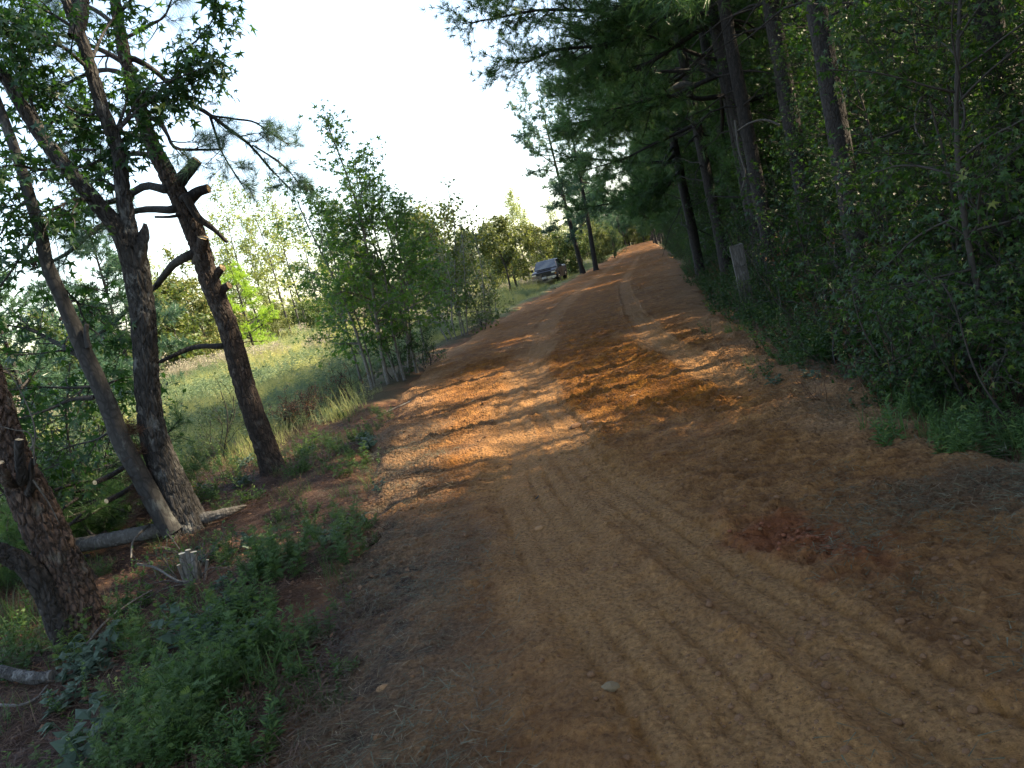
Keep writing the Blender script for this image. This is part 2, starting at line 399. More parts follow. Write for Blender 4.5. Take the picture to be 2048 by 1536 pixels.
M_FLOWER = m_leaf('dry_flower', [(0, (.24, .22, .15)), (1, (.44, .41, .33))], (.4, .34, .3), .3, .8)
M_STRAW = m_leaf('pine_straw', [(0, (.022, .011, .008)), (.5, (.054, .027, .018)), (1, (.135, .078, .046))], (.2, .09, .04), .15, .7)
M_DRY = m_leaf('dry_grass', [(0, (.05, .032, .018)), (.6, (.105, .072, .04)), (1, (.26, .20, .125))], (.3, .2, .1), .25, .7)
M_CLIP = m_leaf('grass_clipping', [(0, (.035, .042, .028)), (.6, (.075, .082, .05)), (1, (.19, .18, .12))], (.2, .2, .1), .2, .7)
M_DEADLEAF = m_leaf('dead_leaf', [(0, (.06, .03, .018)), (.6, (.16, .085, .045)), (1, (.27, .16, .09))], (.25, .12, .05), .25, .7)

def m_road():
    t = NT('red_clay'); v = t.coord()
    big = t.noise(v, .8, 5, .6); mid = t.noise(v, 6.0, 6, .65); fine = t.noise(v, 45.0, 6, .7); grit = t.noise(v, 180.0, 3, .6)
    dry = t.ramp(mid, [(.28, (.14, .063, .026)), (.5, (.25, .124, .051)), (.72, (.36, .19, .083))])
    wet = t.ramp(mid, [(.28, (.085, .030, .005)), (.52, (.185, .068, .008)), (.75, (.33, .138, .019))])
    sand = t.ramp(fine, [(.3, (.21, .115, .055)), (.7, (.33, .195, .10))])
    c = t.mix(t.attr('moist'), dry, wet)
    c = t.mix(t.math('MULTIPLY', t.attr('sandy'), t.ramp(big, [(.35, (.25,)*3), (.65, (1,)*3)])), c, sand)
    c = t.mix(t.attr('track'), c, t.ramp(fine, [(.3, (.25, .125, .046)), (.7, (.35, .185, .072))]))
    c = t.mix(t.math('MULTIPLY', t.attr('red'), .8), c, (.185, .052, .017))
    c = t.mix(t.math('MULTIPLY', t.attr('litter'), t.ramp(mid, [(.35, (.35,)*3), (.6, (1,)*3)])), c, t.ramp(fine, [(.3, (.035, .024, .017)), (.55, (.085, .058, .04)), (.75, (.16, .115, .08))]))
    spk = t.ramp(t.math('ADD', t.math('MULTIPLY', fine, .8), t.math('MULTIPLY', grit, .2)), [(.33, (.34,)*3), (.45, (.85,)*3), (.57, (1.05,)*3), (.70, (1.5,)*3)])
    mul = t.n('ShaderNodeMix', {'data_type': 'RGBA', 'blend_type': 'MULTIPLY'}); t.set(mul, 0, .8); t.set(mul, 6, c); t.set(mul, 7, spk)
    peb = t.n('ShaderNodeTexVoronoi', None, Vector=v, Scale=38.0)
    h = t.math('ADD', t.math('MULTIPLY', fine, .7), t.math('MULTIPLY', grit, .15))
    h = t.math('ADD', h, t.math('MULTIPLY', mid, 1.2)); h = t.math('SUBTRACT', h, t.math('MULTIPLY', peb.outputs['Distance'], .9))
    return t.done(t.pbsdf(Base_Color=mul.outputs[2], Roughness=.92, Specular_IOR_Level=.2, Normal=t.bump(h, 1.0, .035)))
def m_ground():
    t = NT('ground_soil'); v = t.coord()
    big = t.noise(v, .35, 5, .6); mid = t.noise(v, 5.0, 6, .65); fine = t.noise(v, 40.0, 6, .7)
    lit = t.ramp(fine, [(.3, (.018, .011, .008)), (.5, (.045, .027, .019)), (.72, (.10, .062, .042))])
    fld = t.ramp(mid, [(.3, (.07, .085, .034)), (.55, (.12, .135, .055)), (.75, (.19, .165, .085))])
    fld = t.mix(t.ramp(big, [(.4, (0,)*3), (.65, (.6,)*3)]), fld, (.15, .135, .07))
    c = t.mix(t.attr('litter'), fld, lit)
    c = t.mix(t.attr('clay'), c, t.ramp(mid, [(.3, (.11, .05, .024)), (.7, (.22, .115, .06))]))
    return t.done(t.pbsdf(Base_Color=c, Roughness=.95, Specular_IOR_Level=.15, Normal=t.bump(t.math('ADD', fine, mid), .8, .03)))
M_ROAD, M_GROUND = m_road(), m_ground()
M_CLOD = m_plain('clay_clod', (.13, .062, .026), .95, 0, .35, 3); M_REDCLOD = m_plain('red_clod', (.15, .046, .017), .95, 0, .3, 3)

# ------------------------------------------------------------------ ground and road sheets
def axis(neg, pos, a, n0, n1):
    u = np.concatenate([-np.linspace(np.arcsinh(neg/a), 0, n0, endpoint=False), np.linspace(0, np.arcsinh(pos/a), n1)])
    return np.sinh(u)*a
gx = axis(900, 500, 1.6, 230, 160)-1.5; gy = axis(60, 1600, 2.6, 70, 330)+2.5
GX, GY = np.meshgrid(gx, gy)
edge = np.maximum(xl(GY)-GX, GX-xr(GY))
GZ = gz(GX, GY) - .22*sstep(.15, -.35, edge) + (fbm(GX*3, GY*3, 2, 3)-.5)*.05*(np.hypot(GX, GY) < 40)
litter = np.maximum(sstep(11.5, 8.5, GY+(fbm(GX*.5, GY*.5, 1, 3)-.5)*5), sstep(.2, 1.0, GX-xr(GY)))
litter = np.maximum(litter, sstep(3.0, .8, xl(GY)-GX+(fbm(GX*.8, GY*.8, 1, 3)-.5)*2)*.75*(GY < 30))
clay = sstep(.55, -.1, edge+(fbm(GX*1.5, GY*1.5, 8, 3)-.5)*1.2)
nx, ny = len(gx), len(gy); ii = np.arange(ny-1)[:, None]*nx+np.arange(nx-1)[None]
gq = np.stack([ii, ii+1, ii+nx+1, ii+nx], -1).reshape(-1, 4)
gme = mesh_np('ground', np.stack([GX, GY, GZ], -1).reshape(-1, 3), None, gq, [M_GROUND], True, {'litter': litter.ravel(), 'clay': clay.ravel()})
ground = obj('ground', gme, kind='structure')

def tyre(x, y, path, w, lug=0.0):                # signed distance to a wheel track -> (mask, lug relief)
    ys, xs = zip(*path); pp_, _ = spline(np.array([(a_, b_, 0.) for a_, b_ in path]), np.zeros(len(path)), 80)
    c = np.interp(y, pp_[:, 0], pp_[:, 1], left=np.nan, right=np.nan)+(fbm(y*.8, 0*y+len(path), w, 2)-.5)*.10; d = np.abs(x-c)/(w/2)
    ok = np.isfinite(d); d = np.where(ok, d, 9)
    fade = sstep(ys[0], ys[0]+1.2, y)*sstep(ys[-1], ys[-1]-2.5, y)
    mk = sstep(1.15, .8, d)*fade
    return mk, d, np.nan_to_num(c), fade
def track_height(x, y):
    H = 0*x; TR = 0*x; GRV = 0*x
    for path, w, kind in TRACKS:
        mk, d, c, fade = tyre(x, y, path, w)
        rim = np.exp(-((d-1.12)/.22)**2)*fade
        if kind == 'smooth':
            br_ = .35+.9*fbm(x*.9, y*.6, 51, 3); H = H-.016*mk*br_+.012*rim*br_; TR = np.maximum(TR, sstep(1.6, .35, d+(fbm(x*2.5, y*1.2, 64, 3)-.5)*1.3)*fade*np.clip(.15+.75*br_, 0, .9))
            gl_ = np.abs(((x-c)/.135+.25*vn(x*2, y*.5, 3)) % 1-.5)*2; gm_ = mk*sstep(.42, .10, gl_)*sstep(.25, .6, fbm(x*3, y*1.1, 23, 2)+.12)*(y < 18); H = H-.013*gm_; GRV = np.maximum(GRV, gm_)
        else:
            ph = (y+.35*np.abs(x-c)*(1 if kind == 'chev' else .15))*2*pi/.125
            bars = np.tanh(2.2*np.sin(ph))
            n = .55+.9*fbm(x*2, y*2, 4, 2)
            n = np.clip(3*fbm(x*1.1, y*.9, 4, 3)-.85, 0, 1.3); H = H+sstep(19, 12, y)*mk*(.016*bars*n*(.6+.8*vn(x*7, y*7, 3))); TR = np.maximum(TR, 0*mk)
    return H, TR, GRV
TRACKS = [([(.6, .6), (2.0, .02), (3.7, -.62), (5.5, -1.2), (7.1, -1.5), (9.9, -1.93), (15.4, -2.42), (24.7, -3.1), (45, -3.3), (110, -3.0)], .62, 'smooth'),
          ([(.6, 1.2), (2.0, .62), (3.6, .0), (5.6, -.72), (7.5, -1.15), (9.5, -1.62), (12, -2.0)], .42, 'smooth'),
          ([(6.6, .75), (8.5, .42), (11, .02), (15, -.35), (24, -.85), (40, -1.2), (90, -1.0)], .42, 'smooth'),
          ([(4.8, -1.75), (7, -2.05), (10, -2.6), (15, -3.3), (24, -4.2), (36, -4.5)], .95, 'bar'),
          ([(4.6, -.35), (7, -.45), (10, -.75), (15, -1.3), (24, -2.0), (36, -2.3)], .8, 'bar'),
          ([(4.2, .9), (7, .35), (10, .4), (15, .15), (22, -.1)], .8, 'bar'), ([(3.2, -1.75), (5, -2.05), (8, -2.85), (12, -4.0), (20, -5.0)], .6, 'bar')]
ys = [-6.0]
while ys[-1] < 420: ys.append(ys[-1]+(.12 if ys[-1] < 1.6 else max(.018, (.005 if ys[-1] < 30 else .014)*ys[-1])))
ys = np.array(ys); nxr = 330; tt = np.linspace(0, 1, nxr)
RY = np.repeat(ys[:, None], nxr, 1); lo, hi = xl(ys)-.9, xr(ys)+.9
RX = lo[:, None]+(hi-lo)[:, None]*tt[None]
e_in = np.minimum(RX-xl(RY), xr(RY)-RX)
nb = (fbm(RX*1.3, RY*1.3, 21, 3)-.5)*.9
cen = (xl(RY)+xr(RY))/2
moist = sstep(2.3, 1.0, np.abs(RX-(cen+.1))*np.interp(RY, [12, 24], [1, .72])+(fbm(RX*.9, RY*.5, 33, 4)-.5)*3.2)*(.25+.75*sstep(4.0, 9, RY+(fbm(RX*.8, RY*.8, 3, 3)-.5)*6))*sstep(150, 90, RY)
moist = np.maximum(moist, .6*sstep(6, 11, RY+(fbm(RX*.8, RY*.5, 3, 3)-.5)*5)*sstep(-.2, 1.0, np.minimum(RX-xl(RY), xr(RY)-RX)))
th_, tr_, grv = track_height(RX, RY)
tr_ = tr_*np.interp(RY, [12, 22], [1, .38]); moist = moist*(1-.9*np.clip(tr_*1.3, 0, 1))
ru, rv_ = (RX-.42)*.54-(RY-3.72)*.84, (RX-.42)*.84+(RY-3.72)*.54
red = sstep(.62, .22, np.hypot(ru/1.15, rv_/.5)+(fbm(RX*5, RY*5, 2, 3)-.5)*.6)
rlit = sstep(.95, .15, RX-xl(RY)+(fbm(RX*2.2, RY*2.2, 61, 4)-.5)*1.3)*sstep(11, 7, RY)
rlit = np.maximum(rlit, .8*sstep(.5, .62, fbm(RX*1.5, RY*1.5, 5, 3))*sstep(.3, .9, RX-.12*(RY-2))*sstep(5.2, 4.2, RY))
sandy = sstep(.9, .2, e_in+(fbm(RX*1.1, RY*1.1, 12, 3)-.5)*1.1)*np.interp(RY, [12, 22], [.9, .45])
far = np.clip(RY/14, 1, 6)
Yc = np.where(RY < 14, RY, 14*(1+np.log(np.maximum(RY, 14)/14)))
cl = fbm(RX*9/far, Yc*9, 41, 3); cl2 = vn(RX*24/far, Yc*24, 6)
moist = np.maximum(moist, .85*grv)
rz_ = .02+.9*sstep(55, 260, RY)+.05*sstep(0, .6, e_in)+(fbm(RX*1.1, RY*1.1, 5, 4)-.5)*.07*(RY > 0)+(fbm(RX*5, RY*5, 15, 3)-.5)*.028
cor = np.tanh(2*np.sin((RY+.18*np.abs(RX-cen)+.25*fbm(RX*.7, RY*.5, 88, 2))*2*pi/.15))*np.clip(3.2*fbm(RX*.8, RY*.7, 90, 3)-1.25, 0, 1)*sstep(18, 11, RY)*(1-np.clip(tr_*1.2, 0, 1))
rz_ = rz_+th_*np.clip(2-RY/25, 0, 1)+.013*cor*(.5+vn(RX*6, RY*6, 2)); moist = np.maximum(moist, .6*np.clip(-cor, 0, 1))
nearf = np.clip(1.5-RY/17, .10, 1)
rz_ = rz_+nearf*(moist*.35+red*.6+.85*fbm(RX*.8, RY*.8, 71, 3))*(np.clip(cl-.46, 0, 1)*.15+np.clip(cl2-.5, 0, 1)*.045+(vn(RX*46, RY*46, 8)-.5)*.02*(RY < 9))*(1-.8*tr_)
wpx = (fbm(RX*8, RY*8, 4, 2)-.5)*.9
lump = plates(RX/.075+wpx, Yc/.075+wpx, RX*0)**.7*sstep(.40, .60, fbm(RX*1.4, Yc*1.0, 17, 3)+.1*moist)*sstep(17, 12, RY)*(1-.75*np.clip(tr_*1.3, 0, 1))
rz_ = rz_+lump*.013*(.4+1.2*vn(RX/.075, Yc/.075, 3))
berm = np.exp(-((e_in-.12)/.22)**2)*sstep(.42, .68, fbm(RX*1.2, RY*1.2, 77, 3))
rz_ = rz_+berm*.10*nearf
rz_ = rz_-.32*sstep(.15, -.7, e_in+nb)
nR, nC = RX.shape; ii = np.arange(nR-1)[:, None]*nC+np.arange(nC-1)[None]
rq = np.stack([ii, ii+1, ii+nC+1, ii+nC], -1).reshape(-1, 4)
rme = mesh_np('dirt_road', np.stack([RX, RY, rz_], -1).reshape(-1, 3), None, rq, [M_ROAD], True,
              {'moist': moist.ravel(), 'track': tr_.ravel(), 'red': red.ravel(), 'sandy': sandy.ravel(), 'litter': rlit.ravel()})
road = obj('dirt_road', rme, kind='structure')
def roadz(x, y):
    i = np.clip(np.searchsorted(ys, y), 1, nR-1); l, h_ = lo[i], hi[i]
    j = np.clip(((x-l)/(h_-l)*(nxr-1)).astype(int) if hasattr(x, 'astype') else int((x-l)/(h_-l)*(nxr-1)), 0, nxr-1)
    return rz_[i, j]
def topz(x, y):
    x = np.asarray(x, float); y = np.asarray(y, float)
    inr = (x > xl(y)-.8) & (x < xr(y)+.8)
    e_ = np.maximum(xl(y)-x, x-xr(y))
    g_ = gz(x, y)-.22*sstep(.15, -.35, e_)
    return np.where(inr, np.maximum(roadz(x, y), g_), g_)

# ------------------------------------------------------------------ scatter: many small plants as one stuff object
def scatter(name, protos, xy, z, rot, scl, idx, tilt=None):
    n = len(xy)
    me = bpy.data.meshes.new(name); me.vertices.add(n)
    me.vertices.foreach_set('co', np.column_stack([xy, z]).astype(np.float32).ravel())
    r = np.zeros((n, 3), np.float32); r[:, 2] = rot
    if tilt is not None: r[:, :2] = tilt
    a = me.attributes.new('rot', 'FLOAT_VECTOR', 'POINT'); a.data.foreach_set('vector', r.ravel())
    a = me.attributes.new('scl', 'FLOAT', 'POINT'); a.data.foreach_set('value', np.asarray(scl, np.float32))
    a = me.attributes.new('idx', 'INT', 'POINT'); a.data.foreach_set('value', np.asarray(idx, np.int32))
    o = obj(name, me, kind='stuff')
    ng = bpy.data.node_groups.new(name, 'GeometryNodeTree')
    ng.interface.new_socket('Geometry', in_out='INPUT', socket_type='NodeSocketGeometry')
    ng.interface.new_socket('Geometry', in_out='OUTPUT', socket_type='NodeSocketGeometry')
    N_ = ng.nodes.new; Lk = ng.links.new
    gi, go = N_('NodeGroupInput'), N_('NodeGroupOutput'); jn = N_('GeometryNodeJoinGeometry')
    def na(nm, ty):
        q = N_('GeometryNodeInputNamedAttribute'); q.data_type = ty; q.inputs['Name'].default_value = nm
        return q.outputs[0]
    ar, as_, ai = na('rot', 'FLOAT_VECTOR'), na('scl', 'FLOAT'), na('idx', 'INT')
    e2r = N_('FunctionNodeEulerToRotation'); Lk(ar, e2r.inputs[0])
    for k, p in enumerate(protos):
        oi = N_('GeometryNodeObjectInfo'); oi.inputs['Object'].default_value = p
        try: oi.inputs['As Instance'].default_value = False
        except Exception: pass
        cp = N_('FunctionNodeCompare'); cp.data_type = 'INT'; cp.operation = 'EQUAL'
        ints = [s for s in cp.inputs if s.type == 'INT']; Lk(ai, ints[0]); ints[1].default_value = k
        ip = N_('GeometryNodeInstanceOnPoints')
        Lk(gi.outputs[0], ip.inputs['Points']); Lk(cp.outputs[0], ip.inputs['Selection']); Lk(oi.outputs['Geometry'], ip.inputs['Instance'])
        Lk(e2r.outputs[0], ip.inputs['Rotation']); Lk(as_, ip.inputs['Scale']); Lk(ip.outputs[0], jn.inputs[0])
    Lk(jn.outputs[0], go.inputs[0])
    md = o.modifiers.new('scatter', 'NODES'); md.node_group = ng
    return o
def proto(name, me): return bpy.data.objects.new(name, me)     # never linked: lives only inside a scatter

# ------------------------------------------------------------------ near trees on the verge (paths in place, real thickness)
def rads(ws, d): return np.array(ws)*d/FPX/2
def radat(P, ws):                               # radius of a limb that shows WS pixels wide at P
    v = np.asarray(P)-CAM; dep = v@CF; return np.array(ws)*dep*dep/np.linalg.norm(v, axis=1)/FPX/2
TUFT_NEAR = [tuft(46, .20, .0016, np.random.default_rng(s), 15, 88) for s in (1, 2, 3)]
TUFT_MID = [tuft(22, .21, .0045, np.random.default_rng(s), 12, 80) for s in (4, 5, 6)]
TUFT_FAR = [tuft(12, .30, .016, np.random.default_rng(s), 12, 80) for s in (7, 8, 9)]

def part(name, g, mats, root, smooth=True, kind=None):
    o = obj(name, g.mesh(name, mats, smooth, root.location), root)
    if kind: o['kind'] = kind
    return o
AXIS = [None]
def rooted(P, R):                               # let a limb start on the axis of the stem that bears it
    if AXIS[0] is None: return P, R
    q = AXIS[0][np.argmin(np.linalg.norm(AXIS[0]-P[0], axis=1))]
    return (P, R) if np.linalg.norm(q-P[0]) < .02 or np.linalg.norm(q-P[0]) > .5 else (np.vstack([q*.7+P[0]*.3, P]), np.concatenate([R[:1]*1.35, R]))
def limb(g, pts, ws, d, n=14, sides=7, bark=.004, seed=0, **k):
    P = pathat(pts, d); R = radat(P, ws); P, R = rooted(P, R); P, R = spline(P, R, n)
    tube(g, P, R, sides, bark, seed=seed, **k); return P, R
def stub(root, pts, ws, d, bark_m, seed=0, cutm=None, bark=.006):
    """a sawn-off limb with its pale cut face as a sub-part"""
    g = G(); P = pathat(pts, d); R = radat(P, ws); P, R = rooted(P, R); P, R = spline(P, R, 14)
    tube(g, P, R, 14, bark, seed=seed, cap=False); o = part('cut_stub', g, [bark_m], root)
    T = norm(P[-1]-P[-2]); A = norm(np.cross(T, [.3, .2, 1])); B = np.cross(T, A)
    th = np.linspace(0, 2*pi, 16, endpoint=False); r = R[-1]*1.01*(1+.06*np.sin(3*th+seed))
    ring = P[-1]+A*(np.cos(th)*r)[:, None]+B*(np.sin(th)*r)[:, None]-T*.004
    V = np.vstack([ring, ring*.5+(P[-1]+T*.004)*.5, [P[-1]+T*.006]])
    j = np.arange(16); jn = (j+1) % 16
    gc = G(); gc.add(V, np.stack([16+j, 16+jn, np.full(16, 32)], -1), np.stack([j, jn, 16+jn, 16+j], -1), .5)
    c = obj('cut_face', gc.mesh('cut_face', [cutm or M_CUT], False, root.location), o)
    return o

# --- the leaning roadside pine
r = np.random.default_rng(11); d = 9.4
base = at(553, 958, d); base[2] = gz(base[0], base[1])
pine = empty('pine_tree', base, 'leaning pine with sawn branch stubs, nearest the road edge beside the dry brown bush', 'tree')
g = G()
tp = [(556, 975), (546, 935), (495, 790), (455, 650), (420, 562), (395, 480), (366, 410), (340, 360), (305, 290), (280, 220), (255, 135), (237, 45), (228, -20), (205, -160), (180, -330)]
tw = [60, 51, 46, 43, 43, 44, 45, 41, 36, 33, 29, 26, 24, 19, 12]
P = pathat(tp, d); P, R = spline(P, radat(P, tw), 330); tube(g, P, R, 84, .011, seed=3, flare=.22, pl=(.045, .075)); AXIS[0] = P.copy()
part('trunk', g, [M_PINE_RED], pine)
PB = dict(droop=0)
limbs = [([(268, 118), (300, 135), (330, 160), (369, 200), (420, 230), (460, 260), (501, 291), (542, 339), (582, 379)], [13, 12, 11, 10, 9, 8, 6, 4, 2]),
         ([(420, 232), (432, 270), (444, 305), (468, 345), (490, 378)], [5, 5, 4, 3, 2]), ([(425, 232), (470, 238), (508, 244), (545, 268), (578, 290)], [5, 4, 4, 3, 2]),
         ([(505, 290), (555, 322), (580, 345), (598, 368)], [4, 4, 3, 2]), ([(296, 232), (322, 248), (335, 270), (352, 296), (400, 300), (445, 298)], [12, 11, 8, 7, 5, 3]),
         ([(305, 300), (285, 275), (255, 268), (215, 262), (150, 280), (90, 300)], [18, 15, 12, 10, 7, 4]), ([(318, 320), (290, 308), (255, 310), (220, 335), (170, 360)], [16, 13, 10, 7, 4]),
         ([(328, 378), (290, 372), (250, 395), (200, 410), (150, 430), (105, 465)], [20, 18, 15, 12, 9, 5]), ([(340, 420), (300, 418), (250, 428), (190, 460), (130, 510), (60, 540)], [17, 15, 13, 11, 9, 5]),
         ([(375, 512), (345, 530), (320, 562), (305, 578), (270, 600), (235, 640), (195, 670)], [20, 17, 15, 12, 10, 9, 6]),
         ([(440, 692), (410, 692), (380, 697), (345, 712), (318, 725)], [11, 11, 10, 9, 7]), ([(270, 140), (230, 115), (190, 95), (120, 70), (60, 65)], [14, 12, 10, 7, 4]),
         ([(272, 160), (220, 140), (170, 150), (120, 175), (70, 200)], [13, 11, 9, 6, 4]), ([(245, 80), (300, 50), (330, 30), (350, -20)], [9, 7, 5, 3]), ([(240, 60), (190, 20), (120, -10), (60, -40)], [12, 10, 8, 5]),
         ([(235, 30), (280, -20), (300, -60)], [9, 7, 4])]
gc = G()
for k, (pp, ww) in enumerate(limbs):
    dd = d+[0, 0, 0, 0, -.2, .5, .7, .6, .9, 1.0, .3, .3, .9, .2, .6, 0][k]
    pts3 = [(x, y, d+(dd-d)*min(1, i/2)) for i, (x, y) in enumerate(pp)]
    gl = G(); LP, LR = limb(gl, pts3, ww, d, 18, 9, .004, k)
    ln = float(np.linalg.norm(np.diff(LP, axis=0), axis=1).sum())
    if k != 10:
        n2 = [7, 5, 5, 3, 8, 9, 8, 10, 10, 7, 0, 8, 8, 4, 9, 4][k]
        pos, dr = ramify(gl, LP, LR, r, n2, .38 if k < 4 else .6, (30, 60), .42, .5, -.1, .2, .12, n3=2, l3=.25, tail=.5)
        far_ = pos[np.linalg.norm(pos-LP[0], axis=1) > (.9 if k in (0, 9) else .55)]; fd = dr[np.linalg.norm(pos-LP[0], axis=1) > (.9 if k in (0, 9) else .55)]
        tufts(gc, TUFT_NEAR, far_, fd, r, .95, .1, .35)
    part('branch', gl, [M_PINE], pine)
part('crown', gc, [M_NEEDLE_B], pine, False, 'stuff')
for k, (pp, ww) in enumerate([([(350, 372), (368, 352), (380, 338), (395, 320)], [34, 26, 23, 22]), ([(368, 408), (385, 392), (400, 382), (418, 377)], [32, 27, 21, 19]), ([(398, 520), (401, 505), (404, 490), (406, 474)], [34, 29, 26, 24]),
                              ([(424, 560), (434, 548), (440, 540), (446, 535)], [22, 18, 16, 15]), ([(440, 585), (447, 578), (452, 574), (459, 570)], [20, 18, 15, 15])]):
    stub(pine, [(x, y, d-.12*i/3) for i, (x, y) in enumerate(pp)], ww, d, M_PINE_RED if k > 1 else M_PINE, k)
g = G(); limb(g, [(372, 395), (382, 412), (398, 436), (425, 456), (455, 485)], [18, 16, 15, 12, 6], d-.15, 24, 10, .008, 5); part('dead_branch', g, [M_PINE], pine)
g = G(); limb(g, [(352, 432), (335, 434), (309, 434)], [7, 6, 5], d-.1, 6, 6, .002, 5); part('dead_branch', g, [M_PINE], pine)
for (x, y) in ((609, 372), (619, 374), (104, 188), (62, 520)):                # hanging cones
    gk = G(); c0 = at(x, y-7, d); n_ = 9
    V = []; T = []
    for i in range(n_):
        f_ = i/(n_-1); rr = .024*sin(pi*(.12+.8*f_))+.004
        for j in range(7):
            a_ = 2*pi*(j+.5*(i % 2))/7
            b = len(V); zc = -.075*f_
            V += [(cos(a_-.35)*rr*.5, sin(a_-.35)*rr*.5, zc), (cos(a_+.35)*rr*.5, sin(a_+.35)*rr*.5, zc), (cos(a_)*rr*1.25, sin(a_)*rr*1.25, zc-.014), (0, 0, zc-.012)]
            T += [(b, b+1, b+2), (b, b+2, b+3), (b+1, b+3, b+2)]
    gk.add(np.array(V)*1.25+c0, T); part('pine_cone', gk, [M_PINE_RED], pine, False)

# --- the twin-trunked sweetgum
AXIS[0] = None
r = np.random.default_rng(21); d = 7.9
base = at(365, 1062, d); base[2] = gz(base[0], base[1])
gum = empty('sweetgum_tree', base, 'forked sweetgum with thick rough trunk and thinner smooth grey stem, beside the fallen log', 'tree')
GP = [(378, 1085), (368, 1050), (342, 975), (313, 895), (299, 820), (291, 720), (284, 620), (272, 540), (262, 490)]
P = pathat(GP, d); P, R = spline(P, radat(P, [112, 92, 74, 62, 54, 52, 54, 58, 58]), 260)
g = G(); tube(g, P, R, 96, .012, seed=9, flare=.18, pl=(.042, .15)); part('trunk', g, [M_GUM], gum)
FA = [(268, 520), (258, 455), (246, 380), (236, 300), (206, 220), (180, 130), (152, 50), (132, 0), (100, -90), (80, -220)]
FB = [(262, 520), (238, 462), (190, 402), (132, 335), (82, 272), (34, 195), (0, 142), (-70, 50), (-130, -80)]
gL = []
for pp, ww, nm in ((FA, [42, 36, 33, 32, 31, 30, 28, 25, 20, 12], 'fork'), (FB, [46, 42, 38, 36, 33, 31, 28, 24, 17], 'fork')):
    g = G(); Pq = pathat(pp, d); Pq, Rq = spline(Pq, radat(Pq, ww), 230); tube(g, Pq, Rq, 52, .008, seed=len(gL)+4, pl=(.034, .11)); part(nm, g, [M_GUM], gum); gL.append((Pq, Rq))
g = G(); Pq, Rq = spline(pathat([(150, 75), (162, 30), (166, -20), (170, -80)], d), rads([26, 22, 20, 15], d), 30); tube(g, Pq, Rq, 20, .006, seed=8); part('fork', g, [M_GUM], gum); gL.append((Pq, Rq))
g = G(); limb(g, [(272, 560), (280, 505), (287, 470), (290, 447)], [34, 30, 22, 6], d-.05, 26, 16, .014, 6); part('broken_stub', g, [M_GUM], gum)
S2 = [(345, 1062), (318, 1020), (283, 955), (243, 880), (212, 800), (176, 720), (150, 660), (120, 590), (95, 530), (80, 462), (58, 390), (30, 300), (-10, 190), (-60, 60)]
g = G(); P2 = pathat([(x, y, d-.12) for x, y in S2], d); P2, R2 = spline(P2, radat(P2, [50, 45, 42, 41, 38, 36, 34, 32, 29, 27, 25, 23, 20, 15]), 120); tube(g, P2, R2, 32, .0035, seed=14); part('smooth_stem', g, [M_SMOOTH], gum)
g = G(); limb(g, [(178, 695), (174, 680), (172, 665), (173, 648)], [16, 13, 11, 10], d-.2, 10, 10, .002, 4); part('stem_stub', g, [M_SMOOTH], gum)
# boughs that carry the leaves
gb = [([(234, 262), (270, 225), (310, 190), (345, 160), (368, 130)], 9, 10, .42, 40), ([(350, 150), (360, 110), (400, 75), (425, 40), (432, 2)], 5, 8, .30, 30), ([(240, 250), (290, 215), (330, 180), (390, 165), (430, 120)], 6, 9, .35, 36),
      ([(238, 262), (290, 180), (345, 160), (395, 140), (425, 132)], 6, 7, .3, 30), ([(228, 270), (250, 215), (255, 180), (250, 150)], 8, 7, .5, 40),
      ([(180, 130), (205, 70), (230, 30), (240, -10)], 8, 8, .5, 40), ([(180, 140), (120, 90), (60, 60), (10, 40)], 10, 12, .7, 70), ([(155, 60), (90, 20), (40, 0), (0, -20)], 9, 12, .7, 70),
      ([(100, 290), (60, 200), (30, 140), (10, 90)], 9, 12, .7, 70), ([(190, 400), (150, 400), (100, 420), (40, 430)], 10, 12, .65, 60), ([(130, 335), (180, 330), (220, 300), (240, 265)], 8, 10, .5, 50),
      ([(130, 335), (80, 340), (30, 330), (-20, 340)], 9, 12, .65, 60), ([(82, 275), (110, 240), (140, 220), (170, 215)], 7, 8, .5, 40), ([(240, 380), (200, 360), (150, 370), (110, 390)], 7, 8, .5, 40),
      ([(180, 725), (120, 690), (60, 660), (0, 648)], 15, 11, .55, 45), ([(212, 770), (160, 775), (90, 775), (20, 780)], 9, 9, .5, 45), ([(188, 795), (140, 800), (95, 820), (30, 840)], 13, 4, .4, 14),
      ([(205, 775), (235, 760), (255, 770), (270, 785)], 6, 5, .35, 30), ([(120, 640), (150, 600), (175, 650), (240, 700)], 6, 8, .5, 45), ([(95, 530), (140, 590), (200, 640), (250, 690)], 5, 7, .5, 36),
      ([(225, 860), (190, 880), (150, 890), (110, 905)], 6, 6, .35, 30), ([(80, 465), (50, 500), (10, 560), (-30, 600)], 9, 8, .5, 40), ([(60, 400), (30, 420), (0, 470), (-30, 500)], 9, 10, .55, 50),
      ([(205, 220), (170, 230), (130, 210), (100, 180)], 8, 8, .5, 40), ([(190, 300), (160, 300), (120, 310), (80, 330)], 7, 8, .5, 40)]
ap, ad = [], []
for k, (pp, w0, n2, l2, nl) in enumerate(gb):
    gl = G(); dd = d+[-.1, -.15, .1, -.2, .2][k % 5]+(r.uniform(-.6, .3) if k in (6, 9, 11, 21, 22) else r.uniform(.1, .9) if 5 <= k else 0)
    pts3 = [(x, y, d+(dd-d)*min(1, i/2)) for i, (x, y) in enumerate(pp)]
    LP, LR = limb(gl, pts3, np.linspace(w0, 2, len(pp)), d, 12, 7, .002, k)
    pos, dr = ramify(gl, LP, LR, r, n2, l2*(.9 if k > 4 else .75), (35, 65), .15, .5, -.1, .2, .11, n3=2, l3=.22)
    part('branch', gl, [M_SMOOTH if 13 < k < 22 else M_GUM], gum)
    ap.append(pos); ad.append(dr)
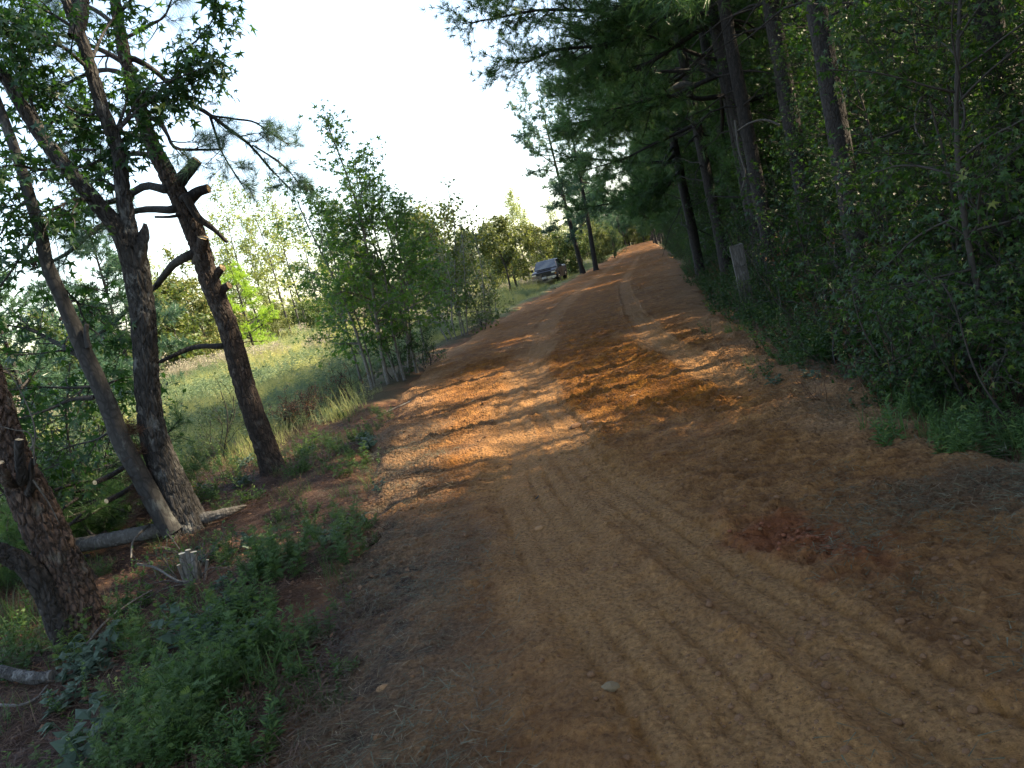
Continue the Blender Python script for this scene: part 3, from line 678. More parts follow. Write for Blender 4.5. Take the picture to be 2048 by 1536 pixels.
pos, dr = np.concatenate(ap), np.concatenate(ad)
ppx = pos-CAM; ppw = ppx@CF; psx, psy = 1024+FPX*(ppx@CX)/ppw, 768-FPX*(ppx@CY)/ppw; kp = (psy < 280) | (psx > 210) | (r.uniform(size=len(pos)) < .55); pos, dr = pos[kp], dr[kp]
N = len(pos)*3
lp = np.repeat(pos, 3, 0)+r.normal(size=(N, 3))*.05
ldir = norm(np.repeat(norm(dr), 3, 0)*.5+r.normal(size=(N, 3))*.55+np.array([0, 0, -.45]))
lB = basis(ldir, r, norm(np.array([0, 0, 1.])+r.normal(size=(N, 3))*.5)); ls = .145*r.uniform(.5, 1.2, N)
lr_ = r.uniform(0, 1, N)
# the three hundred leaves nearest the lens that stand in the frame are separate leaves, the rest one mass
q_ = lp-CAM; wz = q_@CF; sx, sy = 1024+FPX*(q_@CX)/wz, 768-FPX*(q_@CY)/wz
inf = (sx > 2) & (sx < 2046) & (sy > 2) & (sy < 1530)
order = np.argsort(np.where(inf, -(ls/wz)*(1+.0*sx)*np.where(sx > 270, 2.0, 1.0), 9)); one = order[:300]; rest = order[300:]
g = G(); place(g, STAR[0], STAR[1], lp[rest], lB[rest], ls[rest], lr_[rest]); part('foliage', g, [M_GUMLEAF], gum, False, 'stuff')
LM = [mesh_np('leaf', STAR[0], STAR[1], None, [M_GUMLEAF], False, {'rnd': np.full(len(STAR[0]), q)}) for q in (.1, .3, .5, .65, .8, .93)]
for i in one:
    o = bpy.data.objects.new('leaf', LM[int(r.integers(0, 6))]); COL.objects.link(o); o.parent = gum
    Mx = Matrix.Identity(4)
    for a_ in range(3):
        for b_ in range(3): Mx[a_][b_] = lB[i][a_][b_]*ls[i]
        Mx[a_][3] = lp[i][a_]-gum.location[a_]
    o.matrix_basis = Mx
# pine straw caught in the crotch
def needle_heap(c, rad, h, n, rng, L=.17, w=.0018, mat=None):
    pos = np.column_stack([rng.normal(size=n)*rad*.5, rng.normal(size=n)*rad*.5, rng.uniform(0, h, n)])
    pos[:, 2] *= np.exp(-(np.hypot(pos[:, 0], pos[:, 1])/rad)**2)
    dd = norm(np.column_stack([rng.normal(size=n), rng.normal(size=n), rng.normal(size=n)*.45]))
    s = norm(np.cross(dd, rng.normal(size=(n, 3))))*w; l = L*rng.uniform(.5, 1.1, n)[:, None]
    V = np.stack([pos-dd*l/2-s, pos-dd*l/2+s, pos+dd*l/2], 1).reshape(-1, 3)+c
    return V, np.arange(n*3).reshape(-1, 3), np.repeat(rng.uniform(0, 1, n), 3)
c = at(262, 905, d-.02); hp = empty('pine_straw_clump', c-[0, 0, .2], 'clump of reddish pine straw caught in the crotch of the forked sweetgum', 'straw clump')
g = G()
for k in range(5): 
    V, T, A = needle_heap(at(262+k*6, 870+k*42, d-.06), .10, .14, 520, r, .16); g.add(V, T, None, A)
part('straw', g, [M_STRAW], hp, False, 'stuff')

# --- the cut-back pine at the frame's edge
d = 5.7
base = at(178, 1285, d); base[2] = gz(base[0], base[1])
lt = empty('pine_tree', base, 'thick pine with reddish flaking bark and pale sawn stubs, leaning out of frame', 'tree')
g = G(); P = pathat([(196, 1330), (172, 1270), (118, 1120), (62, 1000), (30, 925), (2, 835), (-40, 700), (-130, 450), (-220, 150), (-300, -200)], d); P, R = spline(P, radat(P, [156, 124, 96, 88, 74, 66, 60, 56, 50, 44]), 420)
tube(g, P, R, 120, .015, seed=31, flare=.2, pl=(.036, .085)); AXIS[0] = P.copy(); part('trunk', g, [M_PINE_RUST], lt)
g = G(); P = pathat([(152, 1300), (122, 1250), (88, 1180), (48, 1130), (2, 1106), (-60, 1090)], d-.1); P, R = spline(P, radat(P, [72, 60, 54, 50, 46, 42]), 150); tube(g, P, R, 70, .009, seed=33, flare=.2, pl=(.05, .11)); part('side_stem', g, [M_PINE], lt)
stub(lt, [(44, 960, d-.2), (42, 930, d-.25), (39, 902, d-.28), (38, 878, d-.3)], [26, 21, 19, 18], d, M_PINE, 3)
stub(lt, [(20, 965, d-.15), (10, 950, d-.25), (4, 938, d-.3), (-2, 925, d-.32)], [30, 24, 22, 22], d, M_PINE_RUST, 4)
stub(lt, [(60, 985, d-.15), (64, 960, d-.2), (62, 935, d-.22), (68, 915, d-.24)], [18, 14, 12, 10], d, M_PINE, 5)
AXIS[0] = None; r = np.random.default_rng(5); g = G()
for pp in ([(60, 900), (70, 880), (66, 840), (40, 780), (8, 730)], [(66, 960), (80, 980), (100, 1010), (120, 1050)], [(70, 930), (62, 870), (30, 860), (-10, 850)]):
    limb(g, pp, np.linspace(5, 2, len(pp)), d-.25, 12, 5, 0)
part('twigs', g, [M_DEAD], lt)
g = G()                                                         # its crown, above and out of the frame, shades the verge
P0 = np.array([at(-300, -200, d)+[-.5*k, .1*k, 1.1*k] for k in range(8)])
for k in range(26):
    p = P0[0]+(P0[-1]-P0[0])*r.uniform(.1, 1); dv = norm([r.normal(), r.normal(), .1]); Q, RR = wander(p, dv, r.uniform(1, 2.2), 7, r, .3, .1, .03, .006)
    gq = G(); pos, dr = ramify(gq, Q, RR, r, 6, .7, (30, 60), .3, .4, 0, .3, .2, n3=1, tail=.4); tufts(g, TUFT_MID, pos, dr, r, 1.2)
part('crown', g, [M_NEEDLE], lt, False, 'stuff')

# ------------------------------------------------------------------ tree builders for everything further off
def crown_limbs(rng, P, R, c0, nb, lfun, el, gb, n2, l2, wig=.3, grav=0., flat=.3, spacing=.2, n3=0, l3=.3, sides=5, tail=.3, az=None):
    ap, ad = [], []; n = len(P)
    for k in range(nb):
        t = (k+rng.uniform(0, 1))/nb; f = c0+(1-c0)*t*.98; x = f*(n-1); i = min(int(x), n-2); p = P[i]+(P[i+1]-P[i])*(x-i)
        a_ = rng.uniform(0, 2*pi) if az is None else az(rng); e = radians(np.interp(t, [0, 1], el)+rng.normal()*10)
        L = lfun(t)*rng.uniform(.7, 1.15); r0 = min(np.interp(x, np.arange(n), R)*.6, .008+.014*L)
        Q, RR = wander(p, (cos(a_)*cos(e), sin(a_)*cos(e), sin(e)), L, 8, rng, wig, grav, r0, .005)
        tube(gb, Q, RR, sides, cap=False)
        pos, dr = ramify(gb, Q, RR, rng, max(2, int(n2*L)), l2*(.5+.5*L/lfun(.4)), (30, 65), .3, wig, grav*.5, flat, spacing, n3, l3, 3, tail)
        ap.append(pos); ad.append(dr)
    return np.concatenate(ap), np.concatenate(ad)
def lean_path(H, r0, r1, rng, lean=(0, 0), wob=.15, n=26, flare=1.35):
    t = np.linspace(0, 1, n); P = np.stack([lean[0]*t*H+wob*np.sin(t*5+rng.uniform(0, 6))*t, lean[1]*t*H+wob*np.sin(t*4+rng.uniform(0, 6))*t, t*H-.15], -1)
    R = r0+(r1-r0)*t**.9; R[0] *= flare; return P, R
def make_pine(name, rng, H, r0, c0, nb, lfun, el, bark, needle, tset, n2=5, l2=.7, spacing=.22, size=1.15, sides=12, dead=6, lean=(0, 0), az=None, n3=1):
    root = empty(name, (0, 0, 0), '', 'tree', 'x')
    g, gc = G(), G(); P, R = lean_path(H, r0, .025, rng, lean)
    P, R = spline(P, R, 60); tube(g, P, R, sides, .006, seed=rng.uniform(0, 9))
    for k in range(dead):
        f = rng.uniform(.12, max(c0, .2)); i = int(f*59); a_ = rng.uniform(0, 6.3)
        Q, RR = wander(P[i], (cos(a_), sin(a_), rng.uniform(-.25, .2)), rng.uniform(.5, 2.2), 6, rng, .5, -.2, .022, .005); tube(g, Q, RR, 5)
    pos, dr = crown_limbs(rng, P, R, c0, nb, lfun, el, g, n2, l2, .35, .12, .35, spacing, n3, .4, 5, .35, az)
    tufts(gc, tset, pos, dr, rng, size, .25, .4)
    obj('trunk', g.mesh('trunk', [bark], True), root); o = obj('crown', gc.mesh('crown', [needle], False), root); o['kind'] = 'stuff'
    return root
def make_broad(name, rng, H, r0, c0, nb, lfun, el, bark, leafm, leafp, lsize, n2=5, l2=.6, spacing=.12, per=2, stems=1, spread=.08, lean=(0, 0), wob=.15, n3=1, splay=.12, grav=0., extra=None):
    root = empty(name, (0, 0, 0), '', 'tree', 'x')
    g, gc = G(), G()
    for s in range(stems):
        a_ = rng.uniform(0, 2*pi); ln = (lean[0]+cos(a_)*splay*(stems > 1), lean[1]+sin(a_)*splay*(stems > 1)); hh = H*(1 if s == 0 else rng.uniform(.6, .95))
        P, R = lean_path(hh, r0*(1 if s == 0 else rng.uniform(.6, .9)), .008, rng, ln, wob)
        if stems > 1: P = P+np.array([cos(a_), sin(a_), 0])*.12*rng.uniform(.4, 1.6)
        P, R = spline(P, R, 36); tube(g, P, R, 9, .003, seed=rng.uniform(0, 9))
        pos, dr = crown_limbs(rng, P, R, c0, max(3, int(nb/stems)), lfun, el, g, n2, l2, .35, grav, .2, spacing, n3, .35, 4, .15)
        leaves(gc, leafp, pos, dr, rng, lsize, per, spread, .4)
    obj('trunk', g.mesh('trunk', [bark], True), root); o = obj('crown', gc.mesh('crown', [leafm], False), root); o['kind'] = 'stuff'
    return root
def stand(root, loc, rz, sc, label, group=None, cat=None, first={}, tilt=(0, 0)):
    """the prototype itself the first time, then copies"""
    loc = (float(loc[0]), float(loc[1]), float(loc[2]))
    if root.name not in first:
        first[root.name] = 1; o = root; o.location = loc; o.rotation_euler = (0, 0, rz); o.scale = (sc,)*3; o['label'] = label
        if group: o['group'] = group
        elif 'group' in o: del o['group']
    else:
        o = copy_tree(root, loc, rz, sc, label, group)
        if not group: del o['group']
    if cat: o['category'] = cat
    o.rotation_euler[0] = tilt[0]; o.rotation_euler[1] = tilt[1]
    return o
def onz(x, y): return (x, y, float(topz(x, y))-.03)

# ------------------------------------------------------------------ tree prototypes
R_ = lambda s: np.random.default_rng(s)
conic = lambda a, b: (lambda t: a*(1-t)**.8+b)
dome = lambda a: (lambda t: a*(.35+.65*sin(pi*min(1, .12+.8*t))))
TALL = [make_pine('tall_pine', R_(100+k), 19+k, .155, .26, 44, dome(2.9), (-12, 35), M_PINE, M_NEEDLE, TUFT_MID, 4, .75, .24, 1.35, 14, 9) for k in range(3)]
EDGE = [make_pine('edge_pine', R_(110+k), 15.5+1.5*k, .17, .22, 58, conic(3.9, .6), (-8, 30), M_PINE, M_NEEDLE, TUFT_MID, 6, .8, .22, 1.45, 14, 5) for k in range(3)]
PAIR = [make_pine('roadside_pine', R_(120+k), 16.3-1.5*k, .24, .30, 34, dome(4.3), (-8, 28), M_PINE, M_NEEDLE_B, TUFT_FAR, 4, .9, .28, 1.3, 9, 5, (-.05, 0)) for k in range(2)]
FPINE = [make_pine('field_pine', R_(130+k), 6.5, .10, .06, 46, conic(2.5, .35), (0, 45), M_PINE, (M_NEEDLE_B, M_NEEDLE_Y)[k], TUFT_FAR, 5, .6, .18, 1.0, 7, 0) for k in range(2)]
WSAP = [make_broad('woodland_sapling', R_(140+k), 6.2+k, .04, .06, 36, dome(1.75), (5, 40), M_TWIG, M_WOODLEAF, STAR, .15, 6, .7, .15, 2, 1, .12, wob=.35) for k in range(3)]
SAP = [make_broad('sweetgum_sapling', R_(150+k), (5.3, 4.6, 4.9)[k], .042, (.24, .16, .26)[k], 30, (conic(1.05, .25), dome(1.1), conic(.95, .25))[k], (25, 60), M_PALE, M_SAPLEAF, STAR, .165, 7, .45, .12, 2, (1, 2, 1)[k], .06, wob=.22, splay=.06) for k in range(3)]
WISP = [make_broad('thin_sapling', R_(160+k), 4.6, .026, .14, 30, conic(.8, .2), (20, 60), M_PALE, M_BUSH, QUAD, .12, 6, .4, .15, 2, 3, .07, splay=.16, wob=.25) for k in range(2)]
YEL = [make_broad('yellow_tree', R_(170+k), 15.5+k, .13, .22, 34, dome(2.0), (30, 55), M_SMOOTH, M_YELLOW, QUAD, .27, 4, .9, .26, 2, 1, .22, n3=1, wob=.4) for k in range(3)]
OAK = [make_broad('small_oak', R_(180+k), 5.2+.4*k, .10, .30, 22, dome(2.2), (15, 45), M_TWIG, M_OLIVE, QUAD, .22, 5, .8, .22, 3, 1+k % 2, .14, n3=2, wob=.3) for k in range(3)]
BUSH = [make_broad('field_bush', R_(190+k), 6.2-k*1.3, .07, .06, 34, dome(2.3-.4*k), (10, 50), M_TWIG, (M_OLIVE, M_BUSH)[k], OVAL if k == 0 else QUAD, .24, 5, .8, .22, 3, 3, .15, n3=2) for k in range(2)]
CEDAR = make_pine('cedar', R_(201), 4.8, .09, .03, 52, conic(1.55, .15), (20, 60), M_TWIG, M_CEDAR, TUFT_FAR, 6, .5, .14, .62, 7, 0)
SHR = [make_broad('woodland_shrub', R_(210+k), 1.5+.35*k, .018, .05, 22, dome(.85), (20, 60), M_TWIG, (M_WOODLEAF, M_BUSH, M_WOODLEAF)[k], (OVAL, OVAL, STAR)[k], (.075, .06, .13)[k], 8, .4, .09, 2, 5, .06, splay=.35) for k in range(3)]
SHR.append(make_broad('dead_shrub', R_(214), 1.3, .016, .05, 20, dome(.75), (15, 60), M_TWIG, M_DEADLEAF, OVAL, .07, 7, .4, .12, 1, 5, .05, splay=.4))
for p in SHR+BUSH: p['category'] = 'shrub'

# ------------------------------------------------------------------ the shaded wood along the road
rg = R_(300)
GW = 'pines standing in the shaded wood beside the dirt road'
spec = [(TALL[0], 1745, 655, 10.1, .9, 'dark straight pine trunk rising from the brambles behind the fallen pale log'),
        (TALL[1], 1560, 600, 16.0, .95, 'pine with rim-lit grey trunk just behind the weathered fence post'),
        (TALL[2], 1440, 470, 21.0, 1.0, 'thick pine behind the short broken bough, beyond the fence post'),
        (EDGE[0], 1386, 520, 26.0, 1.0, 'stout pine whose trunk meets the road edge before the fence post'),
        (TALL[0], 1640, 560, 14.5, 1.05, 'slim pine between the fence post and the dark straight trunk'),
        (TALL[1], 1690, 560, 18.0, 1.1, 'pine deep in shade behind the slim pine'),
        (TALL[2], 2060, 560, 8.3, .9, 'pine trunk at the right border behind the broad green leaves'),
        (TALL[0], 1930, 560, 13.0, 1.0, 'pine deep in shade behind the broad-leaved saplings')]
used = []
for k, (p, px, py, d, sc, lab) in enumerate(spec):
    q = at(px, py, d); x = max(q[0], xr(q[1])+.25); used.append((x, q[1])); stand(p, onz(x, q[1]), k*1.7, sc, lab)
ye = 17.5
_o = 'first second third fourth fifth sixth seventh eighth ninth tenth eleventh twelfth thirteenth fourteenth fifteenth sixteenth seventeenth eighteenth nineteenth'.split()
ORD = ['zeroth']+_o+['twentieth']+['twenty-'+q for q in _o[:9]]+['thirtieth']+['thirty-'+q for q in _o[:9]]
far_pts = []
while ye < 112:                                   # the row that leans out over the road
    x = xr(ye)+rg.uniform(.5, 1.5)+2.3*float(sstep(32, 60, ye)); k = int(rg.integers(0, 3))
    if all(hypot(x-a, ye-b) > 1.1 for a, b in used):
        used.append((x, ye)); ne = len(used)-8; stand(EDGE[k], onz(x, ye), rg.uniform(0, 6.3), rg.uniform(.82, 1.1), ORD[ne]+' green pine past the fence post in the row leaning over the road edge', 'pines in the row leaning over the road')
    ye += rg.uniform(3.0, 4.8)
cnt = 0
for y in np.arange(6.5, 100, 3.0):                 # rows behind
    for x0 in (3.2, 6.2, 9.5):
        x = x0+xr(y)-1+rg.uniform(-1.2, 1.2); yy = y+rg.uniform(-1.3, 1.3); b = atan2(x, yy); far_ = 'within sight of the fence post' if yy < 20 else ('beyond the broken bough' if yy < 45 else 'far up the road')
        if b > radians(24.5) or any(hypot(x-a, yy-c) < 1.6 for a, c in used) or (x0 > 6 and yy-.34*x > 4.5 and rg.uniform() < .5): continue
        used.append((x, yy)); stand((TALL if rg.uniform() < .45 or yy < 11.5 else EDGE)[int(rg.integers(0, 3))], onz(x, yy), rg.uniform(0, 6.3), rg.uniform(.8, 1.12), 'tall dark pine standing inside the shaded wood '+far_, GW+' '+far_)
def join_proto(nm, root):
    vs_, ts, at_, mi, off = [], [], [], [], 0
    ms = []
    for c in root.children:
        me = c.data; n = len(me.vertices); v = np.empty(n*3, np.float32); me.vertices.foreach_get('co', v)
        me.calc_loop_triangles(); t = np.empty(len(me.loop_triangles)*3, np.int32); me.loop_triangles.foreach_get('vertices', t)
        a = np.full(n, .5, np.float32)
        if 'rnd' in me.attributes: me.attributes['rnd'].data.foreach_get('value', a)
        vs_.append(v.reshape(-1, 3)); ts.append(t.reshape(-1, 3)+off); at_.append(a); mi.append(np.full(len(t)//3, len(ms))); ms.append(me.materials[0]); off += n
    return proto(nm, mesh_np(nm, np.concatenate(vs_), np.concatenate(ts), None, ms, False, {'rnd': np.concatenate(at_)}, np.concatenate(mi)))
SIGHT = []
for px, py, d, low in ((1488, 530, 13.6, 1), (1715, 500, 10, 0), (1530, 420, 15.8, 0), (1430, 400, 20.5, 0), (1385, 490, 25, 1)): q = at(px, py, d); SIGHT.append((atan2(q[0], q[1]), d, low))
def blocks(x, y, rad, low=0):
    b, dd = atan2(x, y), hypot(x, y)
    return any(abs(b-c)*dd < rad*(1.5 if l else 1) and dd < e+.3 and (l >= low) for c, e, l in SIGHT)
JP = [join_proto('woodland_tree', p) for p in (TALL[0], TALL[1], EDGE[0], EDGE[1], WSAP[0])]
pts = []; low = []
for y in np.arange(-4, 105, 2.9):
    for x0 in np.arange(3.6, 30, 3.0):
        x = x0+rg.uniform(-1.2, 1.2); yy = y+rg.uniform(-1.2, 1.2)
        if x < xr(yy)+1.2 or any(hypot(x-a, yy-c) < 1.7 for a, c in used): continue
        gap = WOOD_GAP*float(np.interp(yy-.34*x, [2, 4.2, 4.8, 5.6, 7.5, 9, 14], [.02, .08, .6, .85, .7, .85, 1.5]))
        if rg.uniform() < gap: continue
        if x0 > 4 and yy > 3: low.append((x+rg.uniform(-1, 1), yy+rg.uniform(-1, 1)))
        if yy < 3 and x < 4.5: continue
        pts.append((x, yy))
for x0 in np.arange(5.5, 25, 2.1):
    for v in (1.2, 2.1, 3.0): pts.append((x0+rg.uniform(-.8, .8), .34*x0+v+rg.uniform(-.3, .3)))
for y in np.arange(108, 330, 5.0):
    for x0 in (2.6, 6.5, 11): pts.append((x0+rg.uniform(-1, 1.2), y+rg.uniform(-2, 2)))
for y in np.arange(5, 60, 1.7):
    for x0 in np.arange(5.0, 19, 2.2): low.append((x0+rg.uniform(-1, 1)+xr(y)-1, y+rg.uniform(-.8, .8)))
for y in np.arange(60, 110, 2.4):
    for x0 in (4.2, 7, 10): low.append((x0+rg.uniform(-1, 1)+xr(y)-1, y+rg.uniform(-.8, .8)))
low = [q for q in low if not blocks(q[0], q[1], .6)]
pts = np.array(pts+low); n = len(pts); nl = len(low); sc_ = rg.uniform(.8, 1.15, n); sc_[n-nl:] = rg.uniform(.45, .8, nl); id_ = rg.choice([0, 1, 2, 3], n); id_ = np.where(pts[:, 1] < 18, id_ % 2, id_); id_[n-nl:] = 4
scatter('woodland', JP, pts, topz(pts[:, 0], pts[:, 1])-.05, rg.uniform(0, 6.3, n), sc_, id_)
# saplings and shrubs at the wood's edge; sight lines stay open to the post and the trunks one sees in the photograph
ns = 0
for y in np.concatenate([np.arange(4.6, 30, .85), np.arange(30, 100, 2.6)]):
    for q in range(3 if y < 16 else 2):
        x = xr(y)+.8+q*1.2+rg.uniform(0, 1.0); yy = y+rg.uniform(-.6, .6); b = atan2(x, yy)
        if b > radians(25.5) or (y < 6 and q < 1) or blocks(x, yy, .75): continue
        zone = 'in the shade before the dark straight pine trunk' if yy < 9.6 else ('in the shade between the dark straight trunk and the fence post' if yy < 13.8 else 'in the shade past the fence post')
        lab = 'broad-leaved sapling '+zone if y < 30 else 'distant broad-leaved sapling under the row of pines'
        stand(WSAP[int(rg.integers(0, 3))], onz(x, yy), rg.uniform(0, 6.3), rg.uniform(.42, .74), lab, 'saplings '+zone if y < 30 else 'distant saplings under the pines')
for y in np.concatenate([np.arange(4.9, 24, .62), np.arange(24, 100, 1.7)]):
    for q in range(2):
        x = xr(y)+.35+q*.9+rg.uniform(-.1, .6); yy = y+rg.uniform(-.4, .4)
        if atan2(x, yy) > radians(25.5) or blocks(x, yy, .62, 1): continue
        k = int(rg.choice([0, 0, 1, 2, 2, 3])); zone = 'in front of the dark straight pine trunk' if yy < 9.6 else ('between the dark straight trunk and the fence post' if yy < 13.8 else 'in the undergrowth just past the fence post')
        kind = ('oval-leaved green shrub ', 'small-leaved dull green shrub ', 'broad-leaved green shrub ', 'dead brown-leaved shrub ')[k]; near = y < 24
        if not near and k == 3: k = 0
        stand(SHR[k], onz(x, yy), rg.uniform(0, 6.3), rg.uniform(.45, 1.0)*(1 if q else .7), kind+zone if near else 'distant dark shrub under the row of pines', kind.strip()+'s '+zone if near else 'distant shrubs under the pines')
# the overhanging boughs belong to this pine, whose trunk stands back in the wood
rb = R_(330); q = (xr(17.0)+1.3, 17.0); bz = float(topz(*q)); bp = empty('overhanging_pine', (q[0], q[1], bz-.1), 'pine whose long boughs reach out over the road against the white sky', 'tree')
g, gc = G(), G(); P, R = lean_path(20, .20, .03, rb, (-.03, 0)); P, R = spline(P+np.array([q[0], q[1], bz]), R, 60); tube(g, P, R, 16, .006, seed=3.3)
for pp, w in (([(1400, -60), (1300, 0), (1200, 20), (1080, 20), (1000, 35), (925, 48)], 60), ([(1390, -20), (1290, 60), (1200, 90), (1110, 100), (1050, 125), (1000, 118)], 50), ([(1380, 60), (1290, 130), (1220, 150), (1150, 160)], 45),
              ([(1400, -120), (1300, -80), (1200, -60), (1080, -30), (980, 0)], 60), ([(1370, 180), (1290, 215), (1210, 235), (1130, 250)], 40)):
    pts3 = [(x, y, 17.2-1.6*i/5) for i, (x, y) in enumerate(pp)]
    LP = pathat(pts3, 17); LP[0] = P[np.argmin(np.abs(P[:, 2]-LP[0][2]))]; LP, LR = spline(LP, np.linspace(.05, .008, len(LP)), 22)
    tube(g, LP, LR, 7, .003); pos, dr = ramify(g, LP, LR, rb, 34, 1.0, (30, 60), .18, .4, -.1, .35, .15, n3=3, l3=.45, tail=.3); tufts(gc, TUFT_MID, pos, dr, rb, .95, .2, .4)
pos, dr = crown_limbs(rb, P, R, .3, 30, dome(3.2), (0, 30), g, 4, .75, .35, .1, .35, .24, 1, .4, 5, .35); tufts(gc, TUFT_MID, pos, dr, rb, 1.25, .25, .4)
part('trunk', g, [M_PINE], bp); part('crown', gc, [M_NEEDLE], bp, False, 'stuff')

# ------------------------------------------------------------------ field side
def fz(px, py, d): q = at(px, py, d); return (q[0], q[1], float(gz(q[0], q[1]))-.05)
for k, (px, py, d, s, lab) in enumerate([(778, 772, 15.4, 1.0, 'tallest sapling with pale slim trunk, its tip high above the clump by the road'), (742, 772, 15.8, .9, 'pale sapling with forked dead twigs at its foot in the roadside clump'),
        (800, 762, 15.6, .82, 'dense dark green sapling in the middle of the roadside clump'), (832, 738, 16.8, .95, 'dark-stemmed leafy sapling at the road side of the clump'),
        (815, 745, 17.2, .86, 'bushy sapling tucked behind the dark-stemmed one'), (718, 745, 17.5, .74, 'short sapling on the field side of the roadside clump'), (850, 715, 19, .8, 'sapling standing behind the roadside clump')]):
    stand(SAP[(0, 1, 1, 2, 1, 0, 2)[k]], fz(px, py, d), k*2.1, s, lab, tilt=(rg.normal()*.05, rg.normal()*.06) if k else (0, .05))
for k, (px, py, d, s, lab) in enumerate([(905, 672, 24.5, 1.0, 'thin sparse sapling just beyond the leafy clump'), (935, 668, 25, 1.05, 'wispy sapling with bare pale stems at the road edge'), (962, 640, 28, .9, 'small wispy sapling farther up the road edge'), (890, 655, 29, 1.05, 'tall wispy sapling behind the sparse ones'), (985, 622, 33, .8, 'low wispy sapling before the olive trees')]):
    stand(WISP[k % 2], fz(px, py, d), k*1.3, s, lab, tilt=(rg.normal()*.06, rg.normal()*.08))
for k, (px, d, s) in enumerate([(470, 98, .92), (500, 95, 1.0), (530, 92, 1.05), (560, 96, .95), (585, 90, 1.02), (618, 95, 1.0), (650, 92, .95), (685, 98, 1.0), (545, 104, 1.1), (605, 106, 1.1), (720, 96, .9)]):
    stand(YEL[k % 3], fz(px, 662-(px-640)*.2, d), k*1.9, s, 'slender yellow-green tree, '+['first','second','third','fourth','fifth','sixth','seventh','tallest back one','eighth','ninth','tenth'][k]+' rightward from the bright young pine', 'yellow-green trees behind the field', tilt=(rg.normal()*.03, rg.normal()*.04))
for k, (px, py, d, s, p, lab) in enumerate([(430, 700, 58, 1.0, BUSH[0], 'round olive bush at the far side of the field beside the bright pine'), (506, 690, 60, 1.05, FPINE[1], 'bright yellow-green young pine in full sun at the field edge'),
        (262, 745, 38, 1.15, FPINE[0], 'big dark bluish pine seen behind the forked sweetgum'), (45, 800, 24, .8, FPINE[0], 'bluish young pine at the left border behind the field weeds'), (150, 770, 45, 1.0, FPINE[0], 'bluish pine farther off behind the smooth grey stem'),
        (345, 720, 48, .95, BUSH[1], 'light green bush behind the field weeds, next to the round olive bush'), (200, 760, 50, 1.0, BUSH[1], 'light green bush between the two bluish pines'), (90, 790, 40, .9, BUSH[1], 'light green bush at the far left of the field'),
        (395, 705, 75, 1.5, BUSH[0], 'tall pale olive tree rising behind the round olive bush'), (905, 615, 42, 1.0, OAK[1], 'yellowish small oak behind the wispy saplings'), (860, 640, 50, 1.1, OAK[2], 'small oak behind the leafy roadside clump'),
        (1020, 582, 56, .95, OAK[0], 'small olive oak with slim dark trunk before the parked pickup'), (1038, 575, 60, .95, OAK[1], 'twin-trunked olive oak beside the slim one'), (975, 595, 62, .9, OAK[2], 'low olive oak on the field side of the slim one'),
        (1060, 560, 78, .95, OAK[2], 'brownish oak bush behind the parked pickup'), (1090, 548, 86, 1.0, OAK[0], 'olive oak behind the roof of the parked pickup'), (940, 600, 75, 1.1, OAK[0], 'olive oak in the hedge behind the field'),
        (1140, 545, 76, .8, BUSH[1], 'dark green bush between the pickup and the twin roadside pines'), (1118, 545, 92, .85, BUSH[0], 'sunlit yellowish bush behind the pickup'), (1205, 522, 100, .75, BUSH[0], 'light olive bush between the roadside pines and the cedar'),
        (740, 655, 80, .9, BUSH[0], 'olive bush under the yellow-green trees'), (640, 664, 84, .7, BUSH[1], 'low dark bush at the foot of the yellow-green trees'), (560, 676, 82, .7, BUSH[0], 'low olive bush at the foot of the yellow-green trees'), (800, 640, 70, .9, BUSH[1], 'green bush behind the roadside clump'),
        (1000, 588, 88, 1.0, BUSH[0], 'olive bush in the hedge beyond the small oaks'), (880, 622, 88, 1.0, BUSH[0], 'pale bush in the hedge beyond the wispy saplings')]):
    stand(p, fz(px, py, d), k*1.37, s, lab)
for k, (px, py, d, lab) in enumerate([(1166, 545, 71, 'taller of the two pines standing beside the road past the pickup'), (1192, 540, 69, 'darker shorter pine of the pair beside the road past the pickup')]):
    q = fz(px, py, d); stand(PAIR[k], q, k*2+1, 1.0, lab)
stand(CEDAR, fz(1229, 510, 108), .5, 1.05, 'small cone-shaped cedar at the road edge beyond the twin pines')
JF = [join_proto('far_tree', p) for p in (YEL[0], BUSH[0], PAIR[0], BUSH[1], OAK[0])]
pts = []; idx = []
for a_ in np.arange(-62, -4, .8):
    for rr in (150, 175, 205):
        d = rr+rg.uniform(-12, 12); b = radians(a_+rg.uniform(-.4, .4)); x, y = d*sin(b), d*cos(b)
        if x > -14: continue
        pts.append((x, y)); idx.append(rg.choice([0, 1, 1, 3, 3, 4]))
for x in np.arange(-40, 30, 2.6):
    for y in (345, 365, 390): pts.append((x+rg.uniform(-1, 1), y+rg.uniform(-5, 5))); idx.append(rg.choice([2, 2, 1, 3]))
for k in range(26): pts.append((rg.uniform(-9, 4.5), rg.uniform(262, 300))); idx.append(rg.choice([2, 2, 1]))
for k in range(9): pts.append((-8.5-rg.uniform(0, 3), rg.uniform(125, 230))); idx.append(2)
for y in np.arange(125, 340, 7.0): pts.append((-7.5-rg.uniform(0, 2.5), y)); idx.append(rg.choice([1, 3, 3]))
pts = np.array(pts); n = len(pts)
scatter('far_woods', JF, pts, gz(pts[:, 0], pts[:, 1])-.1, rg.uniform(0, 6.3, n), rg.uniform(.8, 1.2, n), np.array(idx))

